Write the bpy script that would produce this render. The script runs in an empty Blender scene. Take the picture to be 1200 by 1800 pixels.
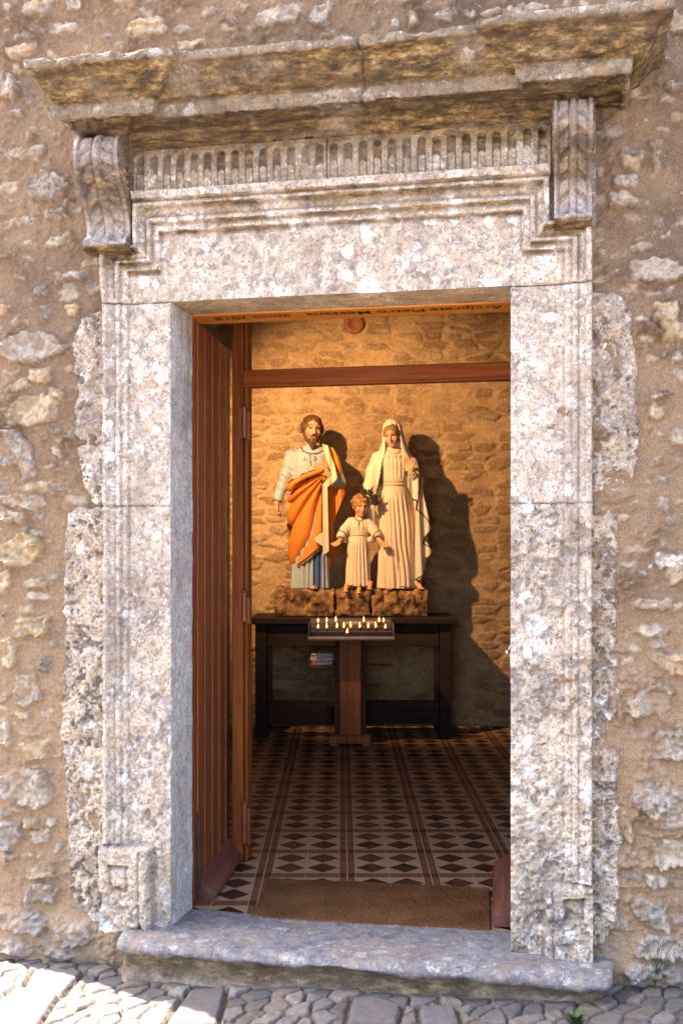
import bpy, math, random
import numpy as np
from mathutils import Vector, Matrix
random.seed(7)
R = math.radians
PI = math.pi
EYE = 1.505
FPX = 1900.0
CX, CY = 600.0, 953.0
TH = math.atan(FPX / 9460.0)          # yaw of the facade against the view
CT, ST = math.cos(TH), math.sin(TH)
D0 = 4.05
col = bpy.context.scene.collection

# ---------------------------------------------------------------- measuring helpers
def pu(px, v=0.0):
    t = (px - CX) / FPX
    return (t * (D0 + v * CT) - v * ST) / (CT + t * ST)
def pd(px, v=0.0):
    return D0 - pu(px, v) * ST + v * CT
def pz(px, py, v=0.0):
    return EYE - (py - CY) * pd(px, v) / FPX

# ---------------------------------------------------------------- noise
_rs = np.random.RandomState(11)
_T = _rs.rand(65536).astype(np.float32)
def _h(ix, iy, iz, seed):
    k = (ix * 73856093) ^ (iy * 19349663) ^ (iz * 83492791) ^ (seed * 2654435)
    k = (k ^ (k >> 13)) * 1274126177
    return _T[(k ^ (k >> 16)) & 65535]
def vnoise(x, y, z, seed=0):
    x, y, z = np.broadcast_arrays(np.asarray(x, dtype=np.float64), y, z)
    ix, iy, iz = np.floor(x).astype(np.int64), np.floor(y).astype(np.int64), np.floor(z).astype(np.int64)
    fx, fy, fz = x - ix, y - iy, z - iz
    fx = fx*fx*(3-2*fx); fy = fy*fy*(3-2*fy); fz = fz*fz*(3-2*fz)
    r = 0
    for a in (0, 1):
        wa = fx if a else 1 - fx
        for b in (0, 1):
            wb = fy if b else 1 - fy
            for c in (0, 1):
                wc = fz if c else 1 - fz
                r = r + wa * wb * wc * _h(ix + a, iy + b, iz + c, seed)
    return r * 2 - 1
def fbm(x, y, z, sc, octv=4, seed=0, gain=0.5):
    s = 0; a = 1.0; tot = 0
    for i in range(octv):
        s = s + a * vnoise(x * sc, y * sc, z * sc, seed + i * 17); tot += a
        a *= gain; sc *= 2.03
    return s / tot
def worley(x, y, seed=0, jit=0.9):
    ix, iy = np.floor(x).astype(np.int64), np.floor(y).astype(np.int64)
    f1 = np.full(x.shape, 9.0); f2 = np.full(x.shape, 9.0); cid = np.zeros(x.shape); dx1 = np.zeros(x.shape); dy1 = np.zeros(x.shape)
    for a in (-1, 0, 1):
        for b in (-1, 0, 1):
            cx = ix + a + 0.5 + jit * (_h(ix + a, iy + b, 0, seed) - 0.5)
            cy = iy + b + 0.5 + jit * (_h(ix + a, iy + b, 1, seed) - 0.5)
            d = np.hypot(x - cx, y - cy)
            c = _h(ix + a, iy + b, 2, seed)
            new = d < f1
            f2 = np.where(new, f1, np.minimum(f2, d))
            cid = np.where(new, c, cid); f1 = np.where(new, d, f1)
    return f1, f2, cid
def sst(a, b, x):
    t = np.clip((x - a) / (b - a), 0, 1)
    return t * t * (3 - 2 * t)

# ---------------------------------------------------------------- object helpers
FAC_LOC = (0, D0, 0)
def tag(o, label=None, cat=None, group=None, kind=None):
    if label: o['label'] = label
    if cat: o['category'] = cat
    if group: o['group'] = group
    if kind: o['kind'] = kind
    return o
def empty(name, loc=(0, 0, 0), rz=0.0, **k):
    o = bpy.data.objects.new(name, None); col.objects.link(o)
    o.location = loc; o.rotation_euler = (0, 0, rz); o.empty_display_size = 0.1
    return tag(o, **k)
def raw(name, V, F, mat=None, parent=None, smooth=False, attrs=None, loc=None, rz=None):
    V = np.asarray(V, dtype=np.float32).reshape(-1, 3)
    me = bpy.data.meshes.new(name)
    if isinstance(F, np.ndarray):
        n = F.shape[0]; k = F.shape[1]
        me.vertices.add(len(V)); me.vertices.foreach_set('co', V.ravel())
        me.loops.add(n * k); me.loops.foreach_set('vertex_index', F.astype(np.int32).ravel())
        me.polygons.add(n); me.polygons.foreach_set('loop_start', (np.arange(n) * k).astype(np.int32))
        me.update(calc_edges=True)
    else:
        me.from_pydata([tuple(v) for v in V.tolist()], [], F)
    if smooth:
        me.polygons.foreach_set('use_smooth', np.ones(len(me.polygons), dtype=bool))
    for a, arr in (attrs or {}).items():
        arr = np.asarray(arr, dtype=np.float32)
        if arr.ndim == 2 and arr.shape[1] == 3:
            at = me.attributes.new(a, 'FLOAT_COLOR', 'POINT')
            c4 = np.ones((len(arr), 4), dtype=np.float32); c4[:, :3] = arr
            at.data.foreach_set('color', c4.ravel())
        else:
            at = me.attributes.new(a, 'FLOAT', 'POINT'); at.data.foreach_set('value', arr.ravel())
    me.update()
    o = bpy.data.objects.new(name, me); col.objects.link(o)
    if mat: me.materials.append(mat)
    if parent: o.parent = parent
    if loc is not None: o.location = loc
    if rz is not None: o.rotation_euler = (0, 0, rz)
    return o
def grid_faces(n, m, flip=False, mask=None):
    i = np.arange(n - 1)[:, None]; j = np.arange(m - 1)[None, :]
    a = i * m + j
    q = np.stack([a, a + m, a + m + 1, a + 1], -1)
    if flip: q = q[..., ::-1]
    q = q.reshape(-1, 4)
    if mask is not None: q = q[mask.ravel()]
    return q
def grid_obj(name, P, mat, parent=None, flip=False, mask=None, attrs=None, **k):
    n, m = P.shape[:2]
    at = {a: (b.reshape(-1, 3) if b.ndim == 3 else b.ravel()) for a, b in (attrs or {}).items()}
    return raw(name, P.reshape(-1, 3), grid_faces(n, m, flip, mask), mat, parent, True, at, **k)

class MB:
    def __init__(s): s.V = []; s.F = []
    def add(s, V, F):
        b = len(s.V); s.V += [tuple(v) for v in V]; s.F += [tuple(b + i for i in f) for f in F]; return s
    def box(s, x0, x1, y0, y1, z0, z1, bev=0.0, M=None):
        xs = [x0, x1]; ys = [y0, y1]; zs = [z0, z1]
        b = min(bev, 0.49 * min(x1 - x0, y1 - y0, z1 - z0))
        if b <= 0:
            V = [(x, y, z) for x in xs for y in ys for z in zs]
            F = [(0, 1, 3, 2), (4, 6, 7, 5), (0, 4, 5, 1), (2, 3, 7, 6), (0, 2, 6, 4), (1, 5, 7, 3)]
        else:
            V = []; F = []; idx = {}
            for i in (0, 1):
                for j in (0, 1):
                    for k in (0, 1):
                        sx, sy, sz = (1, -1)[i], (1, -1)[j], (1, -1)[k]
                        for ax in range(3):
                            p = [xs[i] + sx * b, ys[j] + sy * b, zs[k] + sz * b]
                            p[ax] = (xs[i], ys[j], zs[k])[ax]
                            idx[(i, j, k, ax)] = len(V); V.append(tuple(p))
            g = idx
            for ax in range(3):
                for s_ in (0, 1):
                    o = [a for a in range(3) if a != ax]
                    q = []
                    for (p_, r_) in ((0, 0), (1, 0), (1, 1), (0, 1)):
                        c = [0, 0, 0]; c[ax] = s_; c[o[0]] = p_; c[o[1]] = r_
                        q.append(g[(c[0], c[1], c[2], ax)])
                    F.append(tuple(q))
            for ax in range(3):
                o = [a for a in range(3) if a != ax]
                for p_ in (0, 1):
                    for r_ in (0, 1):
                        c0 = [0, 0, 0]; c1 = [0, 0, 0]
                        c0[o[0]] = c1[o[0]] = p_; c0[o[1]] = c1[o[1]] = r_; c1[ax] = 1
                        F.append((g[(*c0, o[0])], g[(*c0, o[1])], g[(*c1, o[1])], g[(*c1, o[0])]))
            for i in (0, 1):
                for j in (0, 1):
                    for k in (0, 1):
                        F.append((g[(i, j, k, 0)], g[(i, j, k, 1)], g[(i, j, k, 2)]))
        if M is not None: V = [tuple(M @ Vector(v)) for v in V]
        return s.add(V, F)
    def tube(s, pts, r, n=8, cap=True):
        pts = [Vector(p) for p in pts]; rr = r if hasattr(r, '__len__') else [r] * len(pts)
        V = []; F = []; up = Vector((0.123, 0.2, 1)).normalized()
        for i, p in enumerate(pts):
            t = (pts[min(i + 1, len(pts) - 1)] - pts[max(i - 1, 0)]).normalized()
            a = t.cross(up)
            if a.length < 1e-3: a = t.cross(Vector((1, 0, 0)))
            a.normalize(); b = t.cross(a)
            for k in range(n):
                an = 2 * PI * k / n
                V.append(p + (a * math.cos(an) + b * math.sin(an)) * rr[i])
        for i in range(len(pts) - 1):
            for k in range(n):
                F.append((i * n + k, i * n + (k + 1) % n, (i + 1) * n + (k + 1) % n, (i + 1) * n + k))
        if cap:
            F.append(tuple(range(n))[::-1]); F.append(tuple((len(pts) - 1) * n + k for k in range(n)))
        return s.add(V, F)
    def lathe(s, prof, n=16, c=(0, 0, 0)):
        V = []; F = []
        for (r, z) in prof:
            for k in range(n):
                V.append((c[0] + r * math.cos(2 * PI * k / n), c[1] + r * math.sin(2 * PI * k / n), c[2] + z))
        for i in range(len(prof) - 1):
            for k in range(n):
                F.append((i * n + k, i * n + (k + 1) % n, (i + 1) * n + (k + 1) % n, (i + 1) * n + k))
        F.append(tuple(range(n))[::-1]); F.append(tuple((len(prof) - 1) * n + k for k in range(n)))
        return s.add(V, F)
    def prism(s, poly, z0, z1):
        n = len(poly)
        V = [(x, y, z0) for x, y in poly] + [(x, y, z1) for x, y in poly]
        F = [tuple(range(n))[::-1], tuple(range(n, 2 * n))] + [(i, (i + 1) % n, n + (i + 1) % n, n + i) for i in range(n)]
        return s.add(V, F)
    def build(s, name, mat, parent=None, smooth=False, **k):
        o = raw(name, s.V, s.F, mat, parent, smooth, **k)
        me = o.data
        import bmesh
        bm = bmesh.new(); bm.from_mesh(me); bmesh.ops.recalc_face_normals(bm, faces=bm.faces); bm.to_mesh(me); bm.free()
        return o

# ---------------------------------------------------------------- materials
class T:
    def __init__(s, name, rough=0.85, spec=0.3):
        s.m = bpy.data.materials.new(name); s.m.use_nodes = True
        s.t = s.m.node_tree; s.b = s.t.nodes['Principled BSDF']
        s.b.inputs['Roughness'].default_value = rough
        s.b.inputs['Specular IOR Level'].default_value = spec
        s.co = s.n('ShaderNodeTexCoord').outputs['Object']
    def n(s, ty, ins=None, **pr):
        nd = s.t.nodes.new(ty)
        for k, v in pr.items(): setattr(nd, k, v)
        for k, v in (ins or {}).items(): s.set(nd.inputs[k], v)
        return nd
    def set(s, sock, v):
        if isinstance(v, bpy.types.NodeSocket): s.t.links.new(v, sock)
        else:
            if hasattr(sock.default_value, '__len__') and not hasattr(v, '__len__'): v = (v, v, v)
            if hasattr(v, '__len__') and len(v) == 3 and len(sock.default_value) == 4: v = (*v, 1)
            sock.default_value = v
    def noise(s, sc, det=4, rough=0.55, vec=None, dist=0.0):
        return s.n('ShaderNodeTexNoise', {'Vector': vec or s.co, 'Scale': sc, 'Detail': det, 'Roughness': rough, 'Distortion': dist}).outputs['Fac']
    def ramp(s, f, stops, interp='LINEAR'):
        nd = s.n('ShaderNodeValToRGB', {'Fac': f}); cr = nd.color_ramp; cr.interpolation = interp
        while len(cr.elements) < len(stops): cr.elements.new(0.5)
        for e, (p, c) in zip(cr.elements, stops):
            e.position = p; e.color = (*c, 1) if hasattr(c, '__len__') else (c, c, c, 1)
        return nd.outputs['Color']
    def mix(s, f, a, b, mode='MIX'):
        nd = s.n('ShaderNodeMix', data_type='RGBA', blend_type=mode)
        s.set(nd.inputs[0], f); s.set(nd.inputs[6], a); s.set(nd.inputs[7], b)
        return nd.outputs[2]
    def ma(s, op, a, b=0.0, c=None, clamp=False):
        nd = s.n('ShaderNodeMath', operation=op, use_clamp=clamp); s.set(nd.inputs[0], a); s.set(nd.inputs[1], b)
        if c is not None: s.set(nd.inputs[2], c)
        return nd.outputs[0]
    def attr(s, name, fac=True):
        nd = s.n('ShaderNodeAttribute', attribute_name=name)
        return nd.outputs['Fac'] if fac else nd.outputs['Color']
    def vmap(s, scale, rot=(0, 0, 0), loc=(0, 0, 0)):
        return s.n('ShaderNodeMapping', {'Vector': s.co, 'Scale': scale, 'Rotation': rot, 'Location': loc}).outputs[0]
    def bump(s, h, st=0.5, dist=0.01, prev=None):
        i = {'Height': h, 'Strength': st, 'Distance': dist}
        if prev is not None: i['Normal'] = prev
        return s.n('ShaderNodeBump', i).outputs[0]
    def out(s, color=None, normal=None, rough=None):
        if color is not None: s.set(s.b.inputs['Base Color'], color)
        if normal is not None: s.set(s.b.inputs['Normal'], normal)
        if rough is not None: s.set(s.b.inputs['Roughness'], rough)
        return s.m

def m_rubble(name, mortar=((.09, .062, .048), (.235, .158, .10)), inner=False):
    t = T(name, 0.93, 0.15)
    st, ti = t.attr('stone'), t.attr('tint')
    big = t.noise(1.3, 3); med = t.noise(9, 4); fine = t.noise(170, 3, 0.7); gr = t.noise(420, 2, 0.8)
    mo = t.mix(t.ramp(big, [(0.35, 0.0), (0.65, 1.0)]), mortar[0], mortar[1])
    if not inner:
        zz = t.n('ShaderNodeSeparateXYZ', {0: t.co}).outputs[2]
        zf = t.n('ShaderNodeMapRange', {0: t.ma('ADD', zz, t.ma('MULTIPLY', t.noise(1.9, 4), 2.2)), 1: 1.9, 2: 3.6, 3: 1.0, 4: 0.0}).outputs[0]
        mo = t.mix(t.ma('MULTIPLY', zf, 0.8), mo, (.38, .255, .15))
    mo = t.mix(t.ma('MULTIPLY', t.ramp(med, [(0.4, 0), (0.7, 1)]), 0.35), mo, tuple(min(1, c * 1.35) for c in mortar[1]))
    mo = t.mix(0.6, mo, t.ramp(gr, [(0.3, 0.25), (0.5, 0.5), (0.72, 0.9)]), 'OVERLAY')
    mo = t.mix(0.5, mo, t.ramp(t.noise(120, 3, 0.8), [(0.3, 0.22), (0.5, 0.5), (0.7, 0.82)]), 'OVERLAY')
    mo = t.mix(t.ma('MULTIPLY', t.ramp(t.noise(75, 3, 0.7), [(0.62, 0), (0.70, 1)]), 0.5), mo, (.42, .36, .30) if not inner else (.5, .37, .22))
    if inner:
        sc = t.ramp(ti, [(0.0, (.15, .09, .045)), (0.4, (.34, .22, .11)), (0.7, (.25, .155, .075)), (1.0, (.50, .36, .21))])
    else:
        sc = t.ramp(ti, [(0.0, (.10, .09, .09)), (0.2, (.24, .215, .21)), (0.45, (.40, .32, .23)), (0.65, (.46, .32, .16)), (0.82, (.48, .40, .31)), (1.0, (.82, .8, .78))])
    n1 = t.noise(38, 5, 0.7, dist=0.6)
    sc = t.mix(t.ma('MULTIPLY', t.ramp(n1, [(0.42, 0), (0.62, 1)]), 0.6), sc, (.62, .54, .43) if not inner else (.5, .36, .22))
    sc = t.mix(t.ma('MULTIPLY', t.ramp(t.noise(60, 4, 0.7), [(0.55, 0), (0.66, 1)]), 0.75), sc, (.16, .13, .12) if not inner else (.2, .13, .08))
    if not inner:
        sc = t.mix(t.ma('MULTIPLY', t.ramp(t.noise(22, 4, 0.7), [(0.56, 0), (0.68, 1)]), 0.6), sc, (.62, .36, .10))
    c = t.mix(st, mo, sc)
    if inner:
        c = t.mix(t.ma('MULTIPLY', t.ramp(t.noise(6, 5, 0.7), [(0.48, 0), (0.60, 1)]), 0.3), c, (.15, .09, .05))
        c = t.mix(0.35, c, t.ramp(t.noise(55, 5, .75), [(.35, .15), (.65, .85)]), 'OVERLAY')
        c = t.mix(t.ma('MULTIPLY', t.ramp(t.noise(9, 4, 0.7, t.vmap((.5, 1, 1.4), loc=(3, 1, 2))), [(0.54, 0), (0.66, 1)]), 0.6), c, (.60, .45, .28))
    b = t.bump(fine, 0.8, 0.008); b = t.bump(n1, 0.7, 0.010, b)
    return t.out(c, b)

def m_lichen(name, warm=0.0, dark=0.0, white=1.0, grey=(.20, .165, .145), pale=(.58, .505, .425), cream=1.0):
    t = T(name, 0.9, 0.2)
    och = t.attr('ochre'); pit = t.attr('pit')
    n0 = t.noise(2.2, 3); n1 = t.noise(26, 5, 0.7, dist=0.4); n2 = t.noise(90, 4, 0.75)
    c = t.mix(t.ramp(n1, [(0.36, 0), (0.62, 1)]), grey, pale)
    zz = t.n('ShaderNodeSeparateXYZ', {0: t.co}).outputs[2]
    zf = t.n('ShaderNodeMapRange', {0: t.ma('ADD', zz, t.ma('MULTIPLY', n0, 1.6)), 1: 1.2, 2: 3.0, 3: 0.95, 4: 0.15}).outputs[0]
    c = t.mix(t.ma('MULTIPLY', t.ramp(t.noise(7, 5, 0.65), [(0.38, 0), (0.60, 1)]), t.ma('MULTIPLY', zf, cream)), c, (.62, .50, .36))
    # lichen roundels at three sizes
    wv = t.n('ShaderNodeVectorMath', {0: t.co, 1: t.n('ShaderNodeVectorMath', {0: t.n('ShaderNodeTexNoise', {'Vector': t.co, 'Scale': 34.0, 'Detail': 5.0, 'Roughness': 0.7}).outputs['Color'], 'Scale': 0.06}, operation='SCALE').outputs[0]}, operation='ADD').outputs[0]
    for sc, th, colr, am in ((6.5, 0.40, (.72, .69, .64), 0.7), (15, 0.46, (.84, .82, .78), 0.95), (31, 0.46, (.80, .77, .72), 0.95), (70, 0.42, (.82, .78, .72), 0.8)):
        v = t.n('ShaderNodeTexVoronoi', {'Vector': wv, 'Scale': sc, 'Randomness': 1.0})
        rad = t.ma('MULTIPLY', t.n('ShaderNodeSeparateColor', {0: v.outputs['Color']}).outputs[0], th)
        f = t.ma('SUBTRACT', rad, v.outputs['Distance'])
        f = t.ramp(f, [(0.0, 0), (0.05, 1)])
        reg = t.ramp(t.noise(3.1 + sc * 0.05, 2), [(0.42, 0.08), (0.58, 1)])
        f = t.ma('MULTIPLY', t.ma('MULTIPLY', f, reg), am * white)
        cc = t.mix(t.n('ShaderNodeSeparateColor', {0: v.outputs['Color']}).outputs[1], colr, tuple(k * 0.86 for k in colr))
        c = t.mix(f, c, cc)
    # dark specks, brown blotches
    c = t.mix(t.ma('MULTIPLY', t.ramp(n2, [(0.53, 0), (0.61, 1)]), 0.65 + 0.3 * dark), c, (.10, .078, .068))
    c = t.mix(t.ma('MULTIPLY', t.ramp(t.noise(3.4, 5, 0.65, t.vmap((1.3, 1, .55))), [(0.50, 0), (0.64, 1)]), 0.45), c, (.16, .12, .095))
    c = t.mix(t.ma('MULTIPLY', t.ramp(t.noise(13, 4, 0.65), [(0.53, 0), (0.66, 1)]), 0.45), c, (.30, .19, .10))
    stx = t.noise(16, 4, .7, t.vmap((1.0, 1.0, .13)))
    c = t.mix(t.ma('MULTIPLY', t.ramp(stx, [(.54, 0), (.68, 1)]), .22), c, (.17, .13, .10))
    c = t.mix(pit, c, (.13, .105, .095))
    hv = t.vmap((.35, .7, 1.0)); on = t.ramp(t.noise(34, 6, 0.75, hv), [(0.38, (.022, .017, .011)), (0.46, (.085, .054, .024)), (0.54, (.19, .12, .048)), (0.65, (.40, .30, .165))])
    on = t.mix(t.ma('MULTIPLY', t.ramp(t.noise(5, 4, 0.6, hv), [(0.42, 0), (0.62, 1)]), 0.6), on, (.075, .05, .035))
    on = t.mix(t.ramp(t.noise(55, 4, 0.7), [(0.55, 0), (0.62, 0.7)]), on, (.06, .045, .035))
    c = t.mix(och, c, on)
    b = t.bump(n2, 0.75, 0.006); b = t.bump(n1, 0.7, 0.009, b)
    return t.out(c, b)

def m_wood(name, a, b_, c_, rough=0.42, axis='Z', sc=1.0, spec=0.5):
    t = T(name, rough, spec)
    s = {'Z': (22 * sc, 22 * sc, 1.1 * sc), 'X': (1.1 * sc, 22 * sc, 22 * sc), 'Y': (22 * sc, 1.1 * sc, 22 * sc)}[axis]
    v = t.vmap(s)
    n1 = t.noise(1.0, 5, 0.6, v, 0.8); n2 = t.noise(5.0, 3, 0.6, v)
    c = t.ramp(n1, [(0.32, a), (0.5, b_), (0.68, c_)])
    c = t.mix(0.35, c, t.ramp(n2, [(0.35, 0.25), (0.65, 0.75)]), 'OVERLAY')
    kn = t.n('ShaderNodeTexVoronoi', {'Vector': t.vmap({'Z': (3.2, 3.2, 1.4), 'X': (1.4, 3.2, 3.2), 'Y': (3.2, 1.4, 3.2)}[axis]), 'Scale': 1.6}).outputs['Distance']
    c = t.mix(t.ramp(kn, [(0.02, 0.8), (0.06, 0)]), c, tuple(k * 0.25 for k in a))
    return t.out(c, t.bump(n2, 0.15, 0.002), t.ramp(t.noise(8, 3), [(0.3, rough - 0.08), (0.7, rough + 0.15)]))

def m_plain(name, c, rough=0.7, var=0.12, metal=0.0, bsc=60, bst=0.2):
    t = T(name, rough)
    n = t.noise(14, 4)
    cc = t.mix(n, tuple(k * (1 - var) for k in c), tuple(min(1, k * (1 + var)) for k in c))
    t.b.inputs['Metallic'].default_value = metal
    return t.out(cc, t.bump(t.noise(bsc, 3), bst, 0.002))
def m_col(name, rough=0.55, bsc=120, bst=0.15, spec=0.35):
    t = T(name, rough, spec)
    c = t.attr('col', False)
    c = t.mix(0.3, c, t.noise(60, 5, .7), 'OVERLAY')
    c = t.mix(t.ma('MULTIPLY', t.ramp(t.noise(38, 5, .75), [(0.57, 0), (0.68, 1)]), .35), c, (.16, .10, .06))
    return t.out(c, t.bump(t.noise(bsc, 3), bst, 0.002))
def m_emit(name, c, st):
    m = bpy.data.materials.new(name); m.use_nodes = True; nt = m.node_tree
    nt.nodes.remove(nt.nodes['Principled BSDF'])
    e = nt.nodes.new('ShaderNodeEmission'); e.inputs[0].default_value = (*c, 1); e.inputs[1].default_value = st
    nt.links.new(e.outputs[0], nt.nodes['Material Output'].inputs[0]); return m

M_WALL = m_rubble('rubble_masonry')
M_INNER = m_rubble('inner_masonry', ((.42, .27, .14), (.54, .36, .19)), True)
M_STONE = m_lichen('lichened_limestone')
M_SOFF = m_lichen('soffit_limestone', white=0.5, grey=(.42, .29, .15), pale=(.62, .47, .28))
M_REV = m_lichen('reveal_limestone', cream=0.25, white=0.7, grey=(.34, .325, .32), pale=(.60, .585, .57))
M_ROUGH = m_lichen('rough_limestone', white=0.8, dark=0.6, pale=(.50, .41, .31))
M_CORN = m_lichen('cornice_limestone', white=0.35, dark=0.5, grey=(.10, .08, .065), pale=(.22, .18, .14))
M_STEP = m_lichen('worn_step_stone', cream=0.12, white=0.3, grey=(.105, .10, .112), pale=(.23, .222, .24))
M_LEAF = m_wood('varnished_leaf_wood', (.13, .030, .010), (.19, .048, .015), (.25, .072, .022), 0.38)
M_BEAD = m_wood('bead_wood', (.17, .05, .018), (.22, .072, .024), (.28, .10, .034), 0.4)
M_PINE = m_wood('orange_pine', (.13, .032, .006), (.20, .052, .009), (.27, .08, .014), 0.45, 'Z', 1.0, 0.25)
M_PINEX = m_wood('orange_pine_beam', (.16, .035, .006), (.22, .055, .009), (.30, .085, .014), 0.55, 'X', 1.0, 0.2)
M_HEAD = m_wood('lettered_pine_board', (.48, .145, .012), (.58, .19, .018), (.66, .25, .03), 0.5, 'X')
M_DARKW = m_wood('dark_altar_wood', (.016, .008, .006), (.026, .013, .009), (.045, .021, .012), 0.62, 'X', 1.0, 0.2)
M_STANDW = m_wood('candle_stand_wood', (.22, .075, .03), (.30, .105, .042), (.38, .145, .06), 0.55, 'Z', 1.0, 0.08)
M_STANDD = m_wood('candle_stand_side_wood', (.05, .018, .009), (.07, .026, .012), (.10, .04, .018), 0.6, 'Z', 1.0, 0.15)
M_RAIL = m_wood('weather_rail_wood', (.10, .032, .02), (.15, .052, .034), (.20, .08, .05), 0.5, 'Y')
M_IRON = m_plain('dark_iron', (.07, .05, .045), 0.5, 0.3, 0.6)
M_HINGE = m_plain('painted_hinge_metal', (.26, .08, .035), 0.4, 0.3, 0.4)
M_STEEL = m_plain('tray_metal', (.14, .12, .11), 0.4, 0.3, 0.6)
M_WAX = m_plain('white_wax', (.75, .68, .6), 0.6)
M_CUP = m_plain('red_glass_cup', (.22, .025, .012), 0.3)
M_CUPW = m_plain('brown_candle_cup', (.20, .11, .07), 0.5)  # even dark brown for the cups of burning candles
M_WAX2 = m_plain('candle_wax', (.42, .30, .22), 0.6)
M_FLAME = m_emit('candle_flame', (1.0, .36, .07), 1.3)
M_PAINT = m_col('painted_plaster')
M_INK = m_plain('black_lettering', (.03, .015, .01), 0.6)
M_TERRA = m_plain('terracotta', (.32, .12, .05), 0.8, 0.4, 0, 40, 0.6)
M_CEIL = m_plain('dim_ceiling_plaster', (.28, .20, .14), 0.9)
M_SIDE = m_plain('side_wall_plaster', (.28, .20, .13), 0.9, 0.2, 0, 20, 0.5)
M_GREEN = m_plain('weed_leaf', (.045, .075, .02), 0.6, 0.4)
M_ROOF = m_plain('roof_tile', (.35, .18, .11), 0.85, 0.3)

# ---------------------------------------------------------------- camera
cam = bpy.data.cameras.new('camera'); cam.sensor_fit = 'VERTICAL'; cam.sensor_height = 24; cam.lens = 24 * FPX / 1800
cam.shift_y = (CY - 900) / 1800; cam.clip_end = 2000; cam.clip_start = 0.05
co = bpy.data.objects.new('camera', cam); col.objects.link(co); co.location = (0, 0, EYE); co.rotation_euler = (R(90), 0, 0)
bpy.context.scene.camera = co

# ---------------------------------------------------------------- rubble wall
STONES = [(73,511,22,16),(126,545,26,22),(8,547,22,16),(56,612,110,50),(24,654,22,8),(73,661,50,22),(34,678,30,20),(103,690,26,18),
(62,720,84,52),(101,757,24,12),(15,790,60,60),(48,810,34,60),(103,793,24,14),(88,819,26,8),(44,882,88,26),(62,855,50,16),(25,910,46,22),
(69,935,24,12),(39,966,80,48),(65,1024,40,22),(8,1022,30,36),(67,1050,40,16),(60,1100,58,34),(73,1118,16,5),(92,1130,18,12),(15,1148,36,44),
(80,1165,20,26),(52,1212,50,50),(8,1225,24,20),(45,1258,30,14),(60,1291,44,6),(8,1290,26,50),(65,1320,52,30),(66,1347,30,8),(42,1385,88,60),
(89,1361,10,9),(54,1446,28,18),(88,1443,26,14),(15,1470,46,46),(75,1471,38,26),(104,1489,10,14),(75,1532,60,18),(74,1570,58,34),(24,1505,40,10),
(65,1505,30,8),(40,1620,90,30),(140,1640,60,34),(30,1662,80,22),(110,1672,60,18),(15,17,20,12),(65,15,50,26),(132,12,26,28),(112,52,50,14),
(35,92,60,22),(15,155,40,46),(55,240,14,18),(33,122,22,14),(35,270,50,20),(70,266,26,18),(87,328,74,44),(30,197,40,12),(105,375,40,20),
(40,393,70,16),(122,412,14,14),(100,425,40,16),(55,455,22,10),(120,485,60,14),(262,52,60,30),(322,50,34,18),(332,78,50,16),(372,22,30,16),
(408,36,16,14),(430,15,14,14),(425,65,44,8),(490,30,78,30),(565,32,38,32),(215,5,30,10),(185,67,18,8),(215,77,28,8),(712,3,60,10),
(657,42,14,26),(694,44,18,20),(727,38,16,28),(782,28,46,20),(827,27,22,16),(922,18,56,20),(1190,40,30,40),(1105,285,30,24),(1150,255,26,16),
(1150,292,12,30),(1100,320,50,26),(1095,352,44,26),(1130,432,44,14),(1150,474,90,40),(1185,150,26,20),(1170,552,40,40),(1185,585,50,30),
(1190,625,16,24),(1165,622,8,16),(1162,692,24,14),(1155,724,20,30),(1195,768,34,30),(1158,810,16,16),(1165,842,14,14),(1163,890,20,24),
(1093,912,14,14),(1192,712,24,6),(1180,988,60,26),(1190,1010,40,30),(1128,1008,12,12),(1150,1060,60,20),(1146,1110,52,20),(1180,1165,50,36),
(1146,1232,70,48),(1175,1308,46,50),(1150,1330,30,16),(1160,1405,80,60),(1135,1425,20,10),(1175,1497,50,44),(1105,1465,12,26),(1155,1545,32,22),
(1145,1606,50,40),(1160,1660,80,34),(1130,1700,60,24),(1180,1712,36,28),(1180,1440,60,24)]
SPECIAL = {(1180,988,60,26): 1.0, (1180,1165,50,36): 0.62, (62,720,84,52): 0.7, (15,790,60,60): 0.2, (80,1165,20,26): 0.02, (56,612,110,50): 0.3,
           (42,1385,88,60): 0.35, (39,966,80,48): 0.66, (132,12,26,28): 0.18, (1160,1405,80,60): 0.33, (8,1022,30,36): 0.6}
def axis(segs):
    out = []
    for a, b, st in segs:
        n = max(1, int(round((b - a) / st))); out += list(np.linspace(a, b, n, endpoint=False))
    return np.array(out + [segs[-1][1]])
def sink(parent, name, P, mat, **k): return grid_obj(name, P, mat, parent, **k)

wall = empty('rubble_wall', FAC_LOC, -TH, label='rough rubble masonry wall with pale stones set in brown mortar around the doorway', cat='wall')
ua = axis([(-1.47, 1.32, 0.0058), (1.32, 1.9, 0.012), (1.9, 6.0, 0.06)])
za = axis([(-0.5, -0.28, 0.03), (-0.28, 3.66, 0.0058), (3.66, 4.4, 0.014), (4.4, 8.0, 0.06)])
U, Z = np.meshgrid(ua, za, indexing='ij')
H = 0.012 * fbm(U, 0, Z, 2.2, 3, 1) + 0.012 * fbm(U, 0, Z, 11, 5, 2, 0.62) + 0.005 * fbm(U, 0, Z, 30, 3, 4, .6) + 0.0035 * fbm(U, 0, Z, 62, 2, 3)
STN = np.zeros_like(U); TNT = np.zeros_like(U)
wx = 0.024 * fbm(U, 0, Z, 14, 4, 5, .65) + 0.005 * vnoise(U * 60, 0, Z * 60, 6)
wz = 0.018 * fbm(U, 3, Z, 14, 4, 7, .65) + 0.005 * vnoise(U * 60, 9, Z * 60, 8)
rough1 = fbm(U, 0, Z, 34, 4, 9, 0.6)
rough2 = fbm(U, 0, Z, 13, 3, 10, 0.6)
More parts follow.
